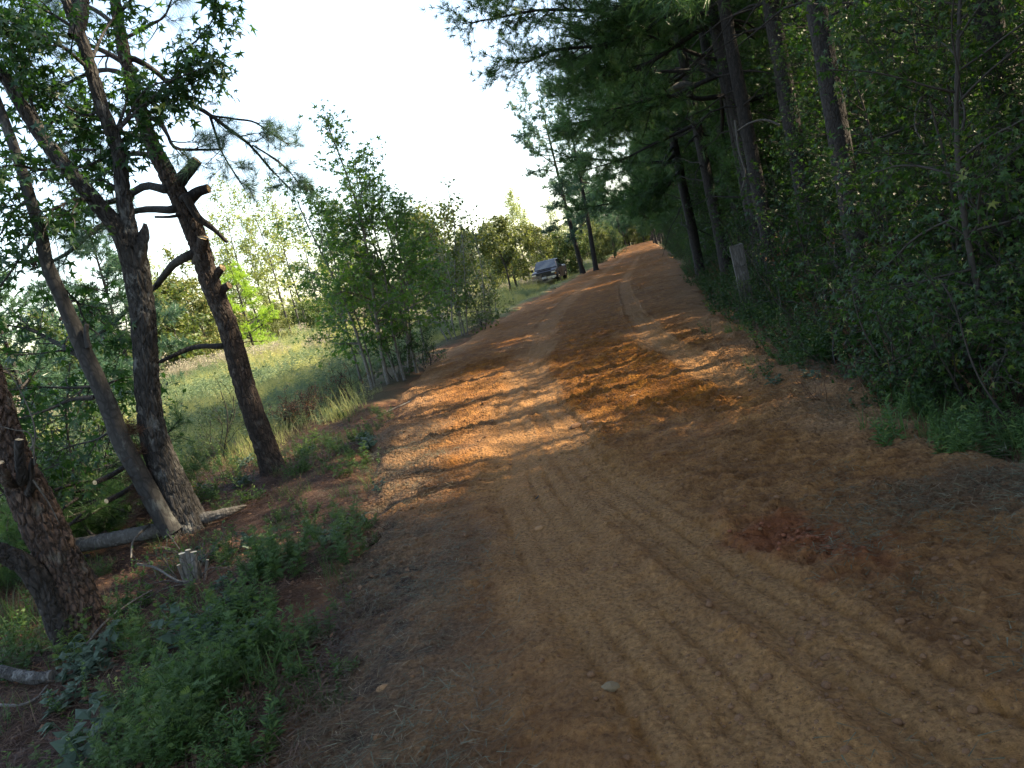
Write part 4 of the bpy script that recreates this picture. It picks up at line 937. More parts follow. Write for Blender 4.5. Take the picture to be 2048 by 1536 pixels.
for k, (px, py, d, sc, p, lab) in enumerate([(150, 1000, 9.6, 1.0, SHR[0], 'dark leafy shrub behind the heap of cut pine boughs'), (30, 960, 9.2, .95, SHR[2], 'dark broad-leaved shrub behind the thick leaning pine'), (245, 985, 10.2, .85, SHR[0], 'dark shrub just behind the smooth grey stem of the sweetgum'),
        (430, 905, 12.5, .6, SHR[1], 'small grey-green shrub between the sweetgum and the leaning pine'), (700, 775, 15.2, .55, SHR[3], 'dead brown brush at the foot of the roadside sapling clump'), (655, 800, 14.2, .4, SHR[3], 'low dead brush between the dry bush and the sapling clump'), (850, 720, 17.5, .55, SHR[0], 'dark green shrub at the road side foot of the sapling clump'),
        (795, 765, 16.4, .6, SHR[2], 'leafy shrub under the roadside sapling clump'), (960, 655, 26, .7, SHR[1], 'low shrub at the foot of the wispy saplings'), (1487, 600, 13.3, .34, SHR[0], 'small leafy shrub at the foot of the weathered fence post'), (1515, 590, 13.7, .42, SHR[1], 'small dull green shrub beside the weathered fence post')]):
    stand(p, onz(*fz(px, py, d)[:2]), k*1.1, sc, lab)

# ------------------------------------------------------------------ ground cover
def blades(rng, n, L, rad, w, arch=.5, mat=None, seg=3):
    V, T = [], []; A = []
    for k in range(n):
        a_ = rng.uniform(0, 6.3); r_ = rad*sqrt(rng.uniform()); p = np.array([cos(a_)*r_, sin(a_)*r_, -.03]); l = L*rng.uniform(.45, 1.1)
        b = rng.uniform(0, 6.3); out = np.array([cos(b), sin(b), 0]); s = np.array([-sin(b), cos(b), 0])*w*rng.uniform(.6, 1.2); bend = arch*rng.uniform(.2, 1.2); v0 = len(V)
        for i in range(seg):
            t = i/seg; c = p+out*l*bend*t*t+np.array([0, 0, l*t*(1-.35*bend*t)]); V += [c-s*(1-t*.8), c+s*(1-t*.8)]
        V.append(p+out*l*bend+np.array([0, 0, l*(1-.35*bend)]))
        for i in range(seg-1): q = v0+2*i; T += [(q, q+1, q+3), (q, q+3, q+2)]
        q = v0+2*(seg-1); T.append((q, q+1, q+2)); A += [rng.uniform()]*(2*seg+1)
    return V, T, A
def p_blades(nm, s, mat, *a, **k):
    V, T, A = blades(R_(s), *a, **k); return proto(nm, mesh_np(nm, V, T, None, [mat], False, {'rnd': A}))
def p_weed(nm, s, mat, H, stems, nleaf, leaf, size, spread=.12, droop=.2, lean=.3):
    rng = R_(s); g, gs = G(), G()
    for k in range(stems):
        a_ = rng.uniform(0, 6.3); P, R = wander((cos(a_)*spread*rng.uniform(), sin(a_)*spread*rng.uniform(), -.03), (cos(a_)*lean, sin(a_)*lean, 1), H*rng.uniform(.55, 1.1), 6, rng, .25, .1, .004, .0015)
        tube(g, P, R, 3, cap=False, a=.2)
        f = rng.uniform(.12, 1, nleaf); i = np.minimum((f*6).astype(int), 5); p = P[i]+(P[i+1]-P[i])*(f*6-i)[:, None]
        b = rng.uniform(0, 6.3, nleaf); d = np.stack([np.cos(b), np.sin(b), .5-droop+rng.normal(size=nleaf)*.3], -1)
        place(g, leaf[0], leaf[1], p, basis(d, rng, norm(np.array([0, 0, 1.])+rng.normal(size=(nleaf, 3))*.4)), size*(1.15-.6*f)*rng.uniform(.6, 1.2, nleaf), rng.uniform(0, 1, nleaf))
    return proto(nm, g.mesh(nm, [mat]))
FEATHER_V, FEATHER_T = [], []
for i in range(5):                                # a divided, fern-like leaf
    for s_ in (-1, 1):
        b = len(FEATHER_V); y0 = .15+.16*i; l = .34*(1-.12*i)
        FEATHER_V += [(0, 0, y0), (s_*l, -.05, y0+.16), (s_*l*.5, .02, y0+.02), (0, 0, y0+.09)]; FEATHER_T += [(b, b+2, b+1), (b, b+1, b+3)]
b = len(FEATHER_V); FEATHER_V += [(.012, 0, 0), (-.012, 0, 0), (0, -.1, 1.1)]; FEATHER_T.append((b, b+1, b+2))
FEATHER = (np.array(FEATHER_V), np.array(FEATHER_T))
GR = [p_blades('field_grass', 401, M_GRASS, 90, .62, .38, .0045, arch=.55), p_blades('field_grass', 402, M_GRASS, 70, .42, .36, .005, arch=.8),
      p_weed('field_weed', 403, M_GREYWEED, .62, 9, 26, NARROW, .13, .3), p_weed('field_weed', 404, M_GRASS, .75, 7, 22, NARROW, .10, .3, lean=.2)]
g = G(); rf = R_(405)
for k in range(26):
    a_ = rf.uniform(0, 6.3); P, R = wander((cos(a_)*.3*rf.uniform(), sin(a_)*.3*rf.uniform(), 0), (rf.normal()*.2, rf.normal()*.2, 1), rf.uniform(.5, .85), 5, rf, .2, 0, .003, .002); tube(g, P, R, 3, cap=False, a=.1)
    leaves(g, QUAD, np.repeat(P[-1:], 14, 0), np.tile([0, 0, 1.], (14, 1)), rf, .045, 1, .05, -.6)
GR.append(proto('field_flower', g.mesh('field_flower', [M_FLOWER])))
def far_from_road(x, y, m): return (xl(y)-x) > m
def spots(rng, n, x0, x1, y0, y1, f):
    x = rng.uniform(x0, x1, n); y = rng.uniform(y0, y1, n); k = f(x, y); return x[k], y[k]
rs = R_(410); xs_, ys_, ss_, ii_ = [], [], [], []
for (x0, x1, y0, y1, n, s, mrg) in ((-24, -4, 8.5, 30, 3600, .85, 1.3), (-50, -5, 30, 62, 3800, 1.1, 1.6), (-95, -5.8, 62, 135, 4200, 1.8, 1.0), (-30, -20, 10, 30, 900, 1.0, 1), (-9, -5.8, 30, 130, 900, .8, .5)):
    x, y = spots(rs, n, x0, x1, y0, y1, lambda x, y: (xl(y)-x > mrg+(fbm(x*.6, y*.6, 3, 2)-.5)*2) & (rs.uniform(size=len(x)) < sstep(9, 12.5, y+.25*(-4-x)))); t = fbm(x*.16, y*.16, 7, 3); fl = fbm(x*.09, y*.16, 19, 2)
    i = np.where(rs.uniform(size=len(x)) < sstep(.46, .60, t), rs.choice([2, 2, 1], len(x)), rs.choice([0, 0, 1, 3], len(x))); i = np.where((fl > .68) & (rs.uniform(size=len(x)) < .3) & (y > 22), 4, i)
    xs_.append(x); ys_.append(y); ss_.append(s*rs.uniform(.6, 1.25, len(x))*np.where(rs.uniform(size=len(x)) < .06, 1.6, 1)); ii_.append(i)
x, y, s, i = map(np.concatenate, (xs_, ys_, ss_, ii_)); far_v = sstep(.5, 3, xl(y)-x)*.45+.55
scatter('field_grass', GR, np.column_stack([x, y]), gz(x, y)-.02, rs.uniform(0, 6.3, len(x)), s*far_v, i)

# verge on the near left: ragweed, sage, dry grass, pine straw
WD = [p_weed('ragweed', 421, M_WEED, .42, 5, 34, FEATHER, .085, .10), p_weed('ragweed', 422, M_WEED, .36, 5, 40, NARROW, .075, .12, .0), p_weed('sage_weed', 423, M_SAGE, .26, 4, 12, OVAL, .11, .08, .35, .6),
      p_blades('verge_grass', 424, M_WEED, 44, .32, .16, .003, arch=.8), p_weed('leafy_weed', 425, M_WEED, .30, 6, 20, OVAL, .045, .14), p_blades('dry_tuft', 426, M_DRY, 60, .30, .22, .0026, arch=1.5), p_weed('wood_plant', 427, M_WOODLEAF, .45, 7, 22, OVAL, .065, .2), p_weed('dead_stems', 428, M_DEADLEAF, .5, 9, 5, QUAD, .04, .2, .3, .7)]
def inverge(x, y): return (xl(y)-x > .05) & (xl(y)-x < 6.5)
rs = R_(430); xs_, ys_, ii_, ss_ = [], [], [], []
def clump(px, py, n, rad, kinds, s=1.0, z0=0.0):
    n = max(4, int(n*.46)); rad = rad*1.1
    c = gnd(px, py, z0); a_ = rs.uniform(0, 6.3, n); r_ = rad*np.sqrt(rs.uniform(size=n)); xs_.append(c[0]+np.cos(a_)*r_); ys_.append(c[1]+np.sin(a_)*r_); ii_.append(rs.choice(kinds, n)); ss_.append(s*rs.uniform(.6, 1.2, n))
for (px, py, n, rad, kinds, s) in [(250, 1510, 40, .42, [0, 0, 1, 3, 4], .8), (420, 1470, 50, .40, [0, 1, 1, 3], .75), (500, 1380, 34, .36, [0, 1, 4], .7), (400, 1320, 26, .4, [0, 1, 2, 4], .75), (560, 1330, 20, .3, [0, 1, 5], .65), (330, 1440, 30, .4, [0, 1, 3], .7),
        (300, 1240, 28, .5, [4, 4, 3, 1], .8), (430, 1220, 22, .36, [4, 1, 2], .75), (470, 1290, 22, .3, [0, 1, 2], .75), (600, 1150, 16, .3, [0, 0, 1], .85), (690, 1080, 18, .36, [0, 1, 2], .7), (650, 1020, 16, .5, [0, 1, 3, 2], .7), (700, 900, 40, .7, [0, 1, 2, 3], .8), (600, 930, 20, .6, [3, 4, 1], .8),
        (330, 1060, 14, .35, [4, 4, 1], .9), (100, 1310, 26, .6, [3, 4, 0], .8), (30, 1240, 30, .6, [3, 3, 5, 4], 1.2), (150, 1380, 12, .3, [2, 4], .9), (60, 1180, 24, .6, [3, 5, 4], 1.1), (530, 1080, 14, .5, [2, 1, 4], .7), (480, 960, 26, .9, [3, 4, 1, 2], .9), (400, 920, 30, 1.0, [3, 4, 1], 1.0), (640, 960, 26, .7, [1, 3, 4], .8),
        (620, 1480, 30, .42, [5, 5, 3], .6), (700, 1400, 26, .4, [5], .6), (690, 1280, 26, .4, [5, 5, 1], .6), (760, 1150, 20, .4, [5, 5], .55), (560, 1450, 24, .3, [5, 1], .6), (440, 1530, 30, .4, [5, 1, 0], .6), (740, 1050, 16, .4, [5, 1], .5)]:
    clump(px, py, n, rad, kinds, s)
x, y, i, s = map(np.concatenate, (xs_, ys_, ii_, ss_)); k = xl(y)-x > -.12
x, y, i, s = x[k], y[k], i[k], s[k]
xv, yv = spots(rs, 800, -9, -1.2, 3.0, 11.5, lambda x, y: inverge(x, y) & (fbm(x*1.1, y*1.1, 3, 3) > .43))
x = np.concatenate([x, xv]); y = np.concatenate([y, yv]); i = np.concatenate([i, rs.choice([0, 1, 3, 3, 4, 5, 5], len(xv))]); s = np.concatenate([s, rs.uniform(.4, .85, len(xv))])
scatter('verge_weeds', WD, np.column_stack([x, y]), topz(x, y)-.01, rs.uniform(0, 6.3, len(x)), s, i)
def p_flat(nm, s, mat, n, rad, L, w, h=.02):
    rng = R_(s); V, T, A = needle_heap(np.zeros(3), rad, h, n, rng, L, w); a_ = rng.uniform(0, 6.3, n); r_ = rad*np.sqrt(rng.uniform(size=n)); off = np.stack([np.cos(a_)*r_, np.sin(a_)*r_, 0*r_], -1)
    V = V.reshape(n, 3, 3); c = V.mean(1, keepdims=True); V = (V-c)*np.array([1, 1, .25])+off[:, None]+np.array([0, 0, .012])+np.abs(c)*np.array([0, 0, 1]); return proto(nm, mesh_np(nm, V.reshape(-1, 3), T, None, [mat], False, {'rnd': A}))
ST = [p_flat('pine_straw', 441, M_STRAW, 190, .34, .17, .0024), p_flat('pine_straw', 442, M_STRAW, 170, .30, .15, .0024, .05)]
g = G(); rq = R_(443); place(g, OVAL[0], OVAL[1], np.column_stack([rq.uniform(-.35, .35, 26), rq.uniform(-.35, .35, 26), rq.uniform(.0, .03, 26)]), basis(np.column_stack([rq.normal(size=26), rq.normal(size=26), rq.normal(size=26)*.25]), rq, norm(np.array([0, 0, 1.])+rq.normal(size=(26, 3))*.3)), rq.uniform(.022, .048, 26), rq.uniform(0, 1, 26))
ST.append(proto('dead_leaves', g.mesh('dead_leaves', [M_DEADLEAF])))
x, y = spots(rs, 1500, -9.5, -1.0, 2.2, 12, lambda x, y: (xl(y)-x > -.1) & (xl(y)-x < 6.5)); x2, y2 = spots(rs, 500, 1.2, 7, 4, 24, lambda x, y: x-xr(y) > .2)
x, y = np.concatenate([x, x2]), np.concatenate([y, y2]); scatter('pine_straw', ST, np.column_stack([x, y]), topz(x, y)+.004, rs.uniform(0, 6.3, len(x)), rs.uniform(.7, 1.25, len(x)), rs.choice([0, 1, 0, 2], len(x)))
CLP = [p_flat('grass_clipping', 451, M_CLIP, 60, .22, .10, .0024), p_flat('grass_clipping', 452, M_DRY, 60, .25, .14, .0022, .04), p_flat('grass_clipping', 453, M_CLIP, 34, .3, .12, .003, .06)]
xa, ya = spots(rs, 2600, -3.2, 2.6, 1.9, 9, lambda x, y: ((x-xl(y) < .75) & (x-xl(y) > -.3) & (rs.uniform(size=len(x)) < .8)) | ((x > .35+.12*(y-2)) & (y < 4.6) & (fbm(x*1.6, y*1.6, 5, 3) > .50)) | ((xr(y)-x < .5) & (rs.uniform(size=len(x)) < .3)))
scatter('grass_clippings', CLP, np.column_stack([xa, ya]), topz(xa, ya)+.006, rs.uniform(0, 6.3, len(xa)), rs.uniform(.5, 1.1, len(xa)), rs.choice([0, 1, 2], len(xa)))
# near right verge and the floor of the wood
rs = R_(460); xs_, ys_, ii_, ss_ = [], [], [], []
for (px, py, n, rad, kinds, s) in [(1900, 830, 34, .45, [1, 3, 3], .8), (1830, 800, 20, .4, [1, 3], .7), (1990, 860, 24, .35, [1, 3], .8), (1650, 735, 20, .5, [6, 6, 2], .7), (1560, 690, 26, .8, [6, 3], .8), (1740, 765, 20, .5, [6, 7], .7), (1480, 640, 26, .9, [6, 3], .9), (2040, 850, 24, .35, [1, 3], .8)]: clump(px, py, n, rad, kinds, s, .1)
xv, yv = spots(rs, 2300, .9, 8, 5, 34, lambda x, y: (x-xr(y) > -.05+.5*(fbm(x*1.5, y*1.5, 4, 2)-.3))); xs_.append(xv); ys_.append(yv); ii_.append(rs.choice([6, 6, 7, 4, 3, 6], len(xv))); ss_.append(rs.uniform(.7, 1.6, len(xv)))
x, y, i, s = map(np.concatenate, (xs_, ys_, ii_, ss_)); bk = np.array([blocks(a, b, .25, 1) for a, b in zip(x, y)]); s = np.where(bk, s*.75, s); scatter('undergrowth', WD, np.column_stack([x, y]), topz(x, y)-.01, rs.uniform(0, 6.3, len(x)), s, i)
# clods and pebbles on the road
CLOD = []
for k in range(4):
    bm = bmesh.new(); bmesh.ops.create_icosphere(bm, subdivisions=2, radius=1.0)
    for v in bm.verts:
        c_ = v.co; f_ = .72+.55*float(fbm(c_.x*1.3+k*9, c_.y*1.3, c_.z*1.3, 3)); v.co = Vector((c_.x*f_*1.15, c_.y*f_, c_.z*f_*.75))
    me = bpy.data.meshes.new('dirt_clod'); bm.to_mesh(me); bm.free(); me.materials.append(M_REDCLOD if k == 3 else M_CLOD)
    for nm in ('moist', 'red'): me.attributes.new(nm, 'FLOAT', 'POINT').data.foreach_set('value', np.full(len(me.vertices), (.8, .4, 0, .6)[k] if nm == 'moist' else (0, 0, 0, .5)[k], np.float32))
    CLOD.append(proto('dirt_clod', me))
rs = R_(480); xc, yc = spots(rs, 60000, -4.6, 2.2, 1.9, 12, lambda x, y: (x > xl(y)-.1) & (x < xr(y)+.1) & (rs.uniform(size=len(x)) < np.clip(1.15-y/9, .12, 1)*(.18+.75*(fbm(x*1.2, y*1.2, 8, 3) > .54))))
scatter('dirt_clods', CLOD, np.column_stack([xc, yc]), topz(xc, yc)-.0005, rs.uniform(0, 6.3, len(xc)), .0022+.003*rs.uniform(size=len(xc))+.014*rs.uniform(0, 1, len(xc))**14, rs.integers(0, 3, len(xc)))
a_ = rs.uniform(0, 6.3, 260); r_ = np.abs(rs.normal(size=260))*.17; ru_, rw_ = np.cos(a_)*r_*1.5, np.sin(a_)*r_*.6; xc, yc = .42+ru_*.54+rw_*.84, 3.72-ru_*.84+rw_*.54
scatter('red_clods', [CLOD[3]], np.column_stack([xc, yc]), topz(xc, yc)-.002, rs.uniform(0, 6.3, 260), .003+.011*rs.uniform(size=260)**3, np.zeros(260))

# ------------------------------------------------------------------ the parked pickup (front towards -y, facing the lens)
M_PAINT = m_plain('dark_blue_paint', (.006, .010, .026), .32, .0, 0, Coat_Weight=.3, Coat_Roughness=.12)
M_GLASS = m_plain('tinted_glass', (.02, .03, .04), .05, 0, 0, Specular_IOR_Level=.9)
M_BLACK = m_plain('black_plastic', (.012, .012, .013), .5); M_CHROME = m_plain('chrome', (.75, .76, .78), .14, 1.0); M_RUBBER = m_plain('tyre_rubber', (.02, .02, .02), .85)
M_LAMP = m_plain('lamp_glass', (.72, .74, .70), .12, .2); M_AMBER = m_plain('amber_lens', (.55, .20, .03), .2); M_PLATE = m_plain('plate', (.75, .76, .78), .4)
def loft(secs, mats_, name, parent, bev=.03, seg=2, smooth=True):
    """closed sections (lists of xyz) joined in order, with rounded edges"""
    bm = bmesh.new(); rows = [[bm.verts.new(p) for p in s] for s in secs]; n = len(secs[0])
    for a, b in zip(rows, rows[1:]):
        for i in range(n): bm.faces.new((a[i], a[(i+1) % n], b[(i+1) % n], b[i]))
    bm.faces.new(rows[0][::-1]); bm.faces.new(rows[-1]); bmesh.ops.recalc_face_normals(bm, faces=bm.faces)
    if bev:
        eds = [e for e in bm.edges if len(e.link_faces) == 2 and e.calc_face_angle(0) > .5]
        bmesh.ops.bevel(bm, geom=eds, offset=bev, segments=seg, affect='EDGES', clamp_overlap=True)
    me = bpy.data.meshes.new(name); bm.to_mesh(me); bm.free()
    for m_ in mats_: me.materials.append(m_)
    return obj(name, me, parent)
def bx(name, c, s, mat, parent, bev=.015):
    x, y, z = c; a, b, h = s[0]/2, s[1]/2, s[2]/2
    return loft([[(x-a, y-b, z-h), (x+a, y-b, z-h), (x+a, y-b, z+h), (x-a, y-b, z+h)], [(x-a, y+b, z-h), (x+a, y+b, z-h), (x+a, y+b, z+h), (x-a, y+b, z+h)]], [mat], name, parent, bev)
q = at(1101, 556, 64); tz = float(gz(q[0], q[1]))
tr = empty('pickup_truck', (q[0], q[1], tz), 'dark blue pickup truck parked in the grass beside the dirt road, facing the viewer', 'pickup truck', rz=-.04, sc=1.0)
def sec(y, w, z0, z1, t=.06): return [(-w, y, z0), (w, y, z0), (w, y, z1-t), (w-t, y, z1), (-w+t, y, z1), (-w, y, z1-t)]
loft([sec(-2.72, .90, .52, 1.02, .1), sec(-2.60, .98, .45, 1.12), sec(-1.40, 1.0, .42, 1.24), sec(-1.28, 1.0, .42, 1.24), sec(1.0, 1.0, .42, 1.26), sec(3.0, .99, .5, 1.30)], [M_PAINT], 'body', tr, .04)
loft([[(-.96, -1.42, 1.22), (.96, -1.42, 1.22), (.96, 1.02, 1.24), (-.96, 1.02, 1.24)], [(-.78, -.62, 1.90), (.78, -.62, 1.90), (.78, .80, 1.92), (-.78, .80, 1.92)]], [M_PAINT], 'cab', tr, .06, 3)
def quad(name, pts, mat, parent, th=.012):
    P_ = [Vector(p) for p in pts]; n_ = (P_[1]-P_[0]).cross(P_[2]-P_[0]).normalized()*th
    return loft([[tuple(p) for p in P_], [tuple(p+n_) for p in P_]], [mat], name, parent, 0)
def lerp(a, b, t): return tuple(a[i]+(b[i]-a[i])*t for i in range(3))
a0, b0, c0, d0 = (-.96, -1.42, 1.22), (.96, -1.42, 1.22), (.78, -.62, 1.90), (-.78, -.62, 1.90)
w = quad('windshield', [(-.86, -1.372, 1.27), (.86, -1.372, 1.27), (.72, -.700, 1.845), (-.72, -.700, 1.845)], M_GLASS, tr); w.location = (0, -.012, .008)
for s in (-1, 1):
    for y0, y1 in ((-.95, -.10), (.0, .82)):
        pts_ = [(s*.945, y0, 1.30), (s*.945, y1, 1.30), (s*.80, min(y1, .74), 1.84), (s*.80, max(y0, -.55), 1.84)]
        quad('window', pts_ if s > 0 else pts_[::-1], M_GLASS, tr)
    dr_ = bx('door', (s*.995, -.55, .88), (.03, 1.02, .72), M_PAINT, tr, .012); bx('handle', (s*1.02, -.18, 1.10), (.03, .18, .04), M_BLACK, dr_, .008)
    dr_ = bx('door', (s*.995, .48, .88), (.03, .92, .72), M_PAINT, tr, .012); bx('handle', (s*1.02, .80, 1.10), (.03, .18, .04), M_BLACK, dr_, .008)
    mi = bx('mirror', (s*1.14, -1.10, 1.30), (.22, .12, .22), M_BLACK, tr, .03); bx('mirror_arm', (s*1.02, -1.08, 1.22), (.14, .06, .06), M_BLACK, mi, .01)
    hl = bx('headlight', (s*.76, -2.70, .93), (.34, .12, .11), M_LAMP, tr, .03); bx('turn_lamp', (s*.90, -2.675, .80), (.14, .10, .07), M_AMBER, hl, .01)
    bx('fog_lamp', (s*.70, -2.80, .50), (.16, .05, .08), M_LAMP, tr, .015)
    for y in (-1.80, 1.85):
        g = G(); n_ = 26; th = np.linspace(0, 2*pi, n_, endpoint=False); prof = [(.24, -.12), (.36, -.13), (.40, -.10), (.40, .10), (.36, .13), (.24, .12)]
        V = np.concatenate([np.stack([np.full(n_, b_), np.cos(th)*r_, np.sin(th)*r_], -1) for r_, b_ in prof]); Q = []
        for i in range(5):
            for j in range(n_): Q.append((i*n_+j, i*n_+(j+1) % n_, (i+1)*n_+(j+1) % n_, (i+1)*n_+j))
        g.add(V+np.array([s*.90, y, .40]), None, Q); wh = obj('wheel', g.mesh('wheel', [M_RUBBER], True), tr)
        g = G(); V = [np.array([s*.13, 0, 0])]; T = []
        for j in range(12):
            r_ = .25; a_ = 2*pi*j/12; V.append(np.array([s*(.12 if j % 2 else .05), cos(a_)*r_, sin(a_)*r_]))
        for j in range(12): T.append((0, 1+j, 1+(j+1) % 12))
        g.add(np.array(V)+np.array([s*.90, y, .40]), T); obj('rim', g.mesh('rim', [M_CHROME]), wh)
        ar = G(); th = np.linspace(0, pi, 15); ar.add(np.concatenate([np.stack([np.full(15, s*b_), y+np.cos(th)*r_, .42+np.sin(th)*r_], -1) for b_, r_ in ((.985, .44), (1.035, .44), (1.035, .50), (.985, .52))]), None, [(i*15+j, i*15+j+1, (i+1)*15+j+1, (i+1)*15+j) for i in range(3) for j in range(14)])
        obj('wheel_arch', ar.mesh('wheel_arch', [M_BLACK], True), tr)
gr_ = bx('grille', (0, -2.72, .90), (1.14, .10, .30), M_BLACK, tr, .03)
for z in (.80, .88, .96, 1.04): bx('grille_bar', (0, -2.775, z), (1.10, .02, .022), M_PAINT, gr_, .004)
bx('bumper', (0, -2.76, .60), (1.92, .22, .13), m_plain('dull_chrome', (.38, .39, .41), .25, 1.0), tr, .05); bx('lower_bumper', (0, -2.70, .44), (1.7, .16, .12), M_BLACK, tr, .03)
bx('licence_plate', (0, -2.885, .62), (.32, .012, .16), M_PLATE, tr, .003); bx('bed_rail', (0, 2.98, 1.1), (1.9, .06, .4), M_PAINT, tr, .015); bx('hood_bulge', (0, -2.0, 1.185), (1.1, 1.1, .05), M_PAINT, tr, .02)
bx('wiper', (-.25, -1.46, 1.262), (.55, .02, .02), M_BLACK, tr, .004)

# ------------------------------------------------------------------ post, logs, stump, sticks, stones
q = at(1491, 578, 14.0); z = float(topz(q[0], q[1])); po = empty('fence_post', (q[0], q[1], z), 'short weathered grey wooden fence post standing in the bushes', 'fence post')
rp = R_(500); n = 24; tz_ = np.linspace(-.3, 1, n); V = []; hw, hd = .105, .08
for k, t in enumerate(tz_):
    for (a, b) in [(-1, -1), (0, -1.02), (1, -1), (1.02, 0), (1, 1), (.15, 1.02), (-1, 1), (-1.02, .1)]:
        w_ = 1+.06*(float(vn(a*2+k*.05, b*2, t*3))-.5)*2
        V.append((a*hw*w_-.02*t, b*hd*w_, t*1.12+(.05*float(vn(a*3, b*3, 7)) if k == n-1 else 0)))
Q = [(k*8+j, k*8+(j+1) % 8, (k+1)*8+(j+1) % 8, (k+1)*8+j) for k in range(n-1) for j in range(8)]; b = len(V); V.append((-.02, 0, 1.14)); T = [((n-1)*8+j, (n-1)*8+(j+1) % 8, b) for j in range(8)]
g = G(); g.add(V, T, Q); obj('post', g.mesh('post', [M_DEAD], False), po)
for zz in (.55, .8): 
    g = G(); P = np.array([(-.13, -.1, zz), (-.11, -.095, zz+.01), (0, -.1, zz), (.115, -.095, zz-.01), (.13, -.02, zz)]); tube(g, P, np.full(5, .004), 5); obj('wire_loop', g.mesh('wire_loop', [M_BLACK], True), po)

def lying(name, pix, ws, zs, bark, label, cat, n=26, sides=12, relief=.006, seed=0, dist=None, cuts=(), cutm=None, parent=None, group=None):
    P = np.array([gnd(x, y, zz) for (x, y), zz in zip(pix, zs)]) if dist is None else pathat(pix, dist)
    dd = np.hypot(P[:, 0], P[:, 1]); R = np.array(ws)*dd/FPX/2; c_ = P.mean(0); c_ = np.array([c_[0], c_[1], P[:, 2].min()])
    P, R = spline(P, R, n*(4 if n > 20 else 1)); g = G(); tube(g, P, R, sides*(2 if n > 20 else 1), relief, seed=seed, pl=(.03, .14) if n > 20 else None)
    root = tag(obj(name, g.mesh(name, [bark], True, c_), None, tuple(c_)), label, cat, group)
    for end in cuts:
        e, f_ = (P[0], P[1]) if end == 0 else (P[-1], P[-2]); T_ = norm(e-f_); A = norm(np.cross(T_, [.2, .1, 1])); B = np.cross(T_, A); th = np.linspace(0, 2*pi, 14, endpoint=False); r_ = (R[0] if end == 0 else R[-1])*1.02
        V = np.vstack([e+T_*r_*.2+A*(np.cos(th)*r_)[:, None]+B*(np.sin(th)*r_)[:, None], [e+T_*(r_*.2+.004)], e-T_*.012+A*(np.cos(th)*r_)[:, None]+B*(np.sin(th)*r_)[:, None]]); j = np.arange(14); jn = (j+1) % 14
        g2 = G(); g2.add(V, np.stack([j, jn, np.full(14, 14)], -1), np.stack([15+j, 15+jn, jn, j], -1)); obj('cut_end', g2.mesh('cut_end', [cutm or M_CUT], False, c_), root)
    return root
lying('fallen_log', [(-10, 1112), (90, 1100), (200, 1083), (300, 1063), (400, 1038), (455, 1024), (492, 1012)], [24, 27, 27, 26, 22, 17, 5], [.08, .09, .09, .09, .08, .07, .04], M_DEAD, 'long grey fallen log lying behind the trunk of the forked sweetgum', 'log', 40, 16, .008, 2)
lying('cut_log', [(-30, 1335), (20, 1348), (70, 1356), (104, 1352)], [20, 22, 22, 20], [.05]*4, M_GUM, 'short dark log with a pale broken end at the foot of the thick pine', 'log', 24, 14, .006, 5, cuts=(1,), cutm=M_DEAD)
lying('cut_log', [(1890, 588), (1960, 632), (2030, 688), (2080, 730)], [14, 18, 21, 22], [0]*4, M_DEAD, 'pale grey fallen log slanting through the shade of the brambles', 'log', 24, 12, .004, 7, dist=7.8)
for k, (pp, w, zz, d, lab) in enumerate([
        ([(500, 1108), (496, 1140), (482, 1170), (472, 1192)], 7, .03, None, 'dark curved stick lying on the pine straw below the fallen log'),
        ([(275, 1128), (310, 1135), (352, 1160), (378, 1162)], 5, .22, None, 'pale bare twig stretching out beside the sawn sapling stump'),
        ([(298, 1050), (268, 1080), (262, 1116)], 5, .15, None, 'thin pale twig standing in front of the fallen log'),
        ([(172, 1290), (215, 1240), (262, 1205), (305, 1180)], 5, .12, None, 'slender pale twig leaning at the base of the thick pine'),
        ([(0, 1410), (40, 1410), (75, 1395), (95, 1370)], 6, .05, None, 'bent grey twig on the straw under the dark log'),
        ([(590, 910), (680, 870), (760, 830), (850, 790)], 5, .05, None, 'long thin stick lying on the bare bank between the leaning pine and the sapling clump'),
        ([(1070, 1000), (1085, 985), (1095, 972)], 5, .05, None, 'small dark stick on the wheel track'),
        ([(850, 1275), (858, 1255), (866, 1238)], 4, .05, None, 'short pale straw stem on the road edge'),
        ([(1972, 812), (1990, 770), (2010, 730), (2035, 680)], 6, 0, 6.3, 'pale bare stem leaning in the brambles before the fallen pale log'),
        ([(1995, 850), (2005, 790), (2030, 740), (2060, 720)], 7, 0, 6.2, 'thick bare stem arching low beside the leaning pale one'),
        ([(1800, 735), (1815, 690), (1810, 640), (1830, 600)], 5, 0, 8.2, 'upright bare stem between the dark trunk and the pale log'),
        ([(1690, 690), (1720, 640), (1745, 610)], 6, 0, 8.6, 'broken grey branch leaning against the foot of the dark trunk'),
        ([(1870, 170), (1840, 200), (1830, 250), (1850, 290)], 5, 0, 8.0, 'bare vine curling down among the broad leaves'),
        ([(1860, -10), (1870, 60), (1878, 100)], 4, 0, 8.4, 'thin pale vine hanging at the top among the broad leaves'),
        ([(1470, 240), (1478, 300), (1490, 345), (1484, 380)], 5, 0, 14.6, 'pale vine climbing beside the rim-lit pine'),
        ([(1560, 250), (1530, 240), (1500, 246), (1475, 262)], 5, 0, 12.5, 'dead grey bough stub before the rim-lit pine')]):
    lying('stick' if k < 8 else ('vine' if k in (12, 13, 14) else 'bare_stem'), pp, np.linspace(w, w*.55, len(pp)), [zz]*len(pp), M_DEAD if k not in (0, 6) else M_TWIG, lab, 'vine' if k in (12, 13, 14) else 'stick', 16, 6, .001, k, dist=d)
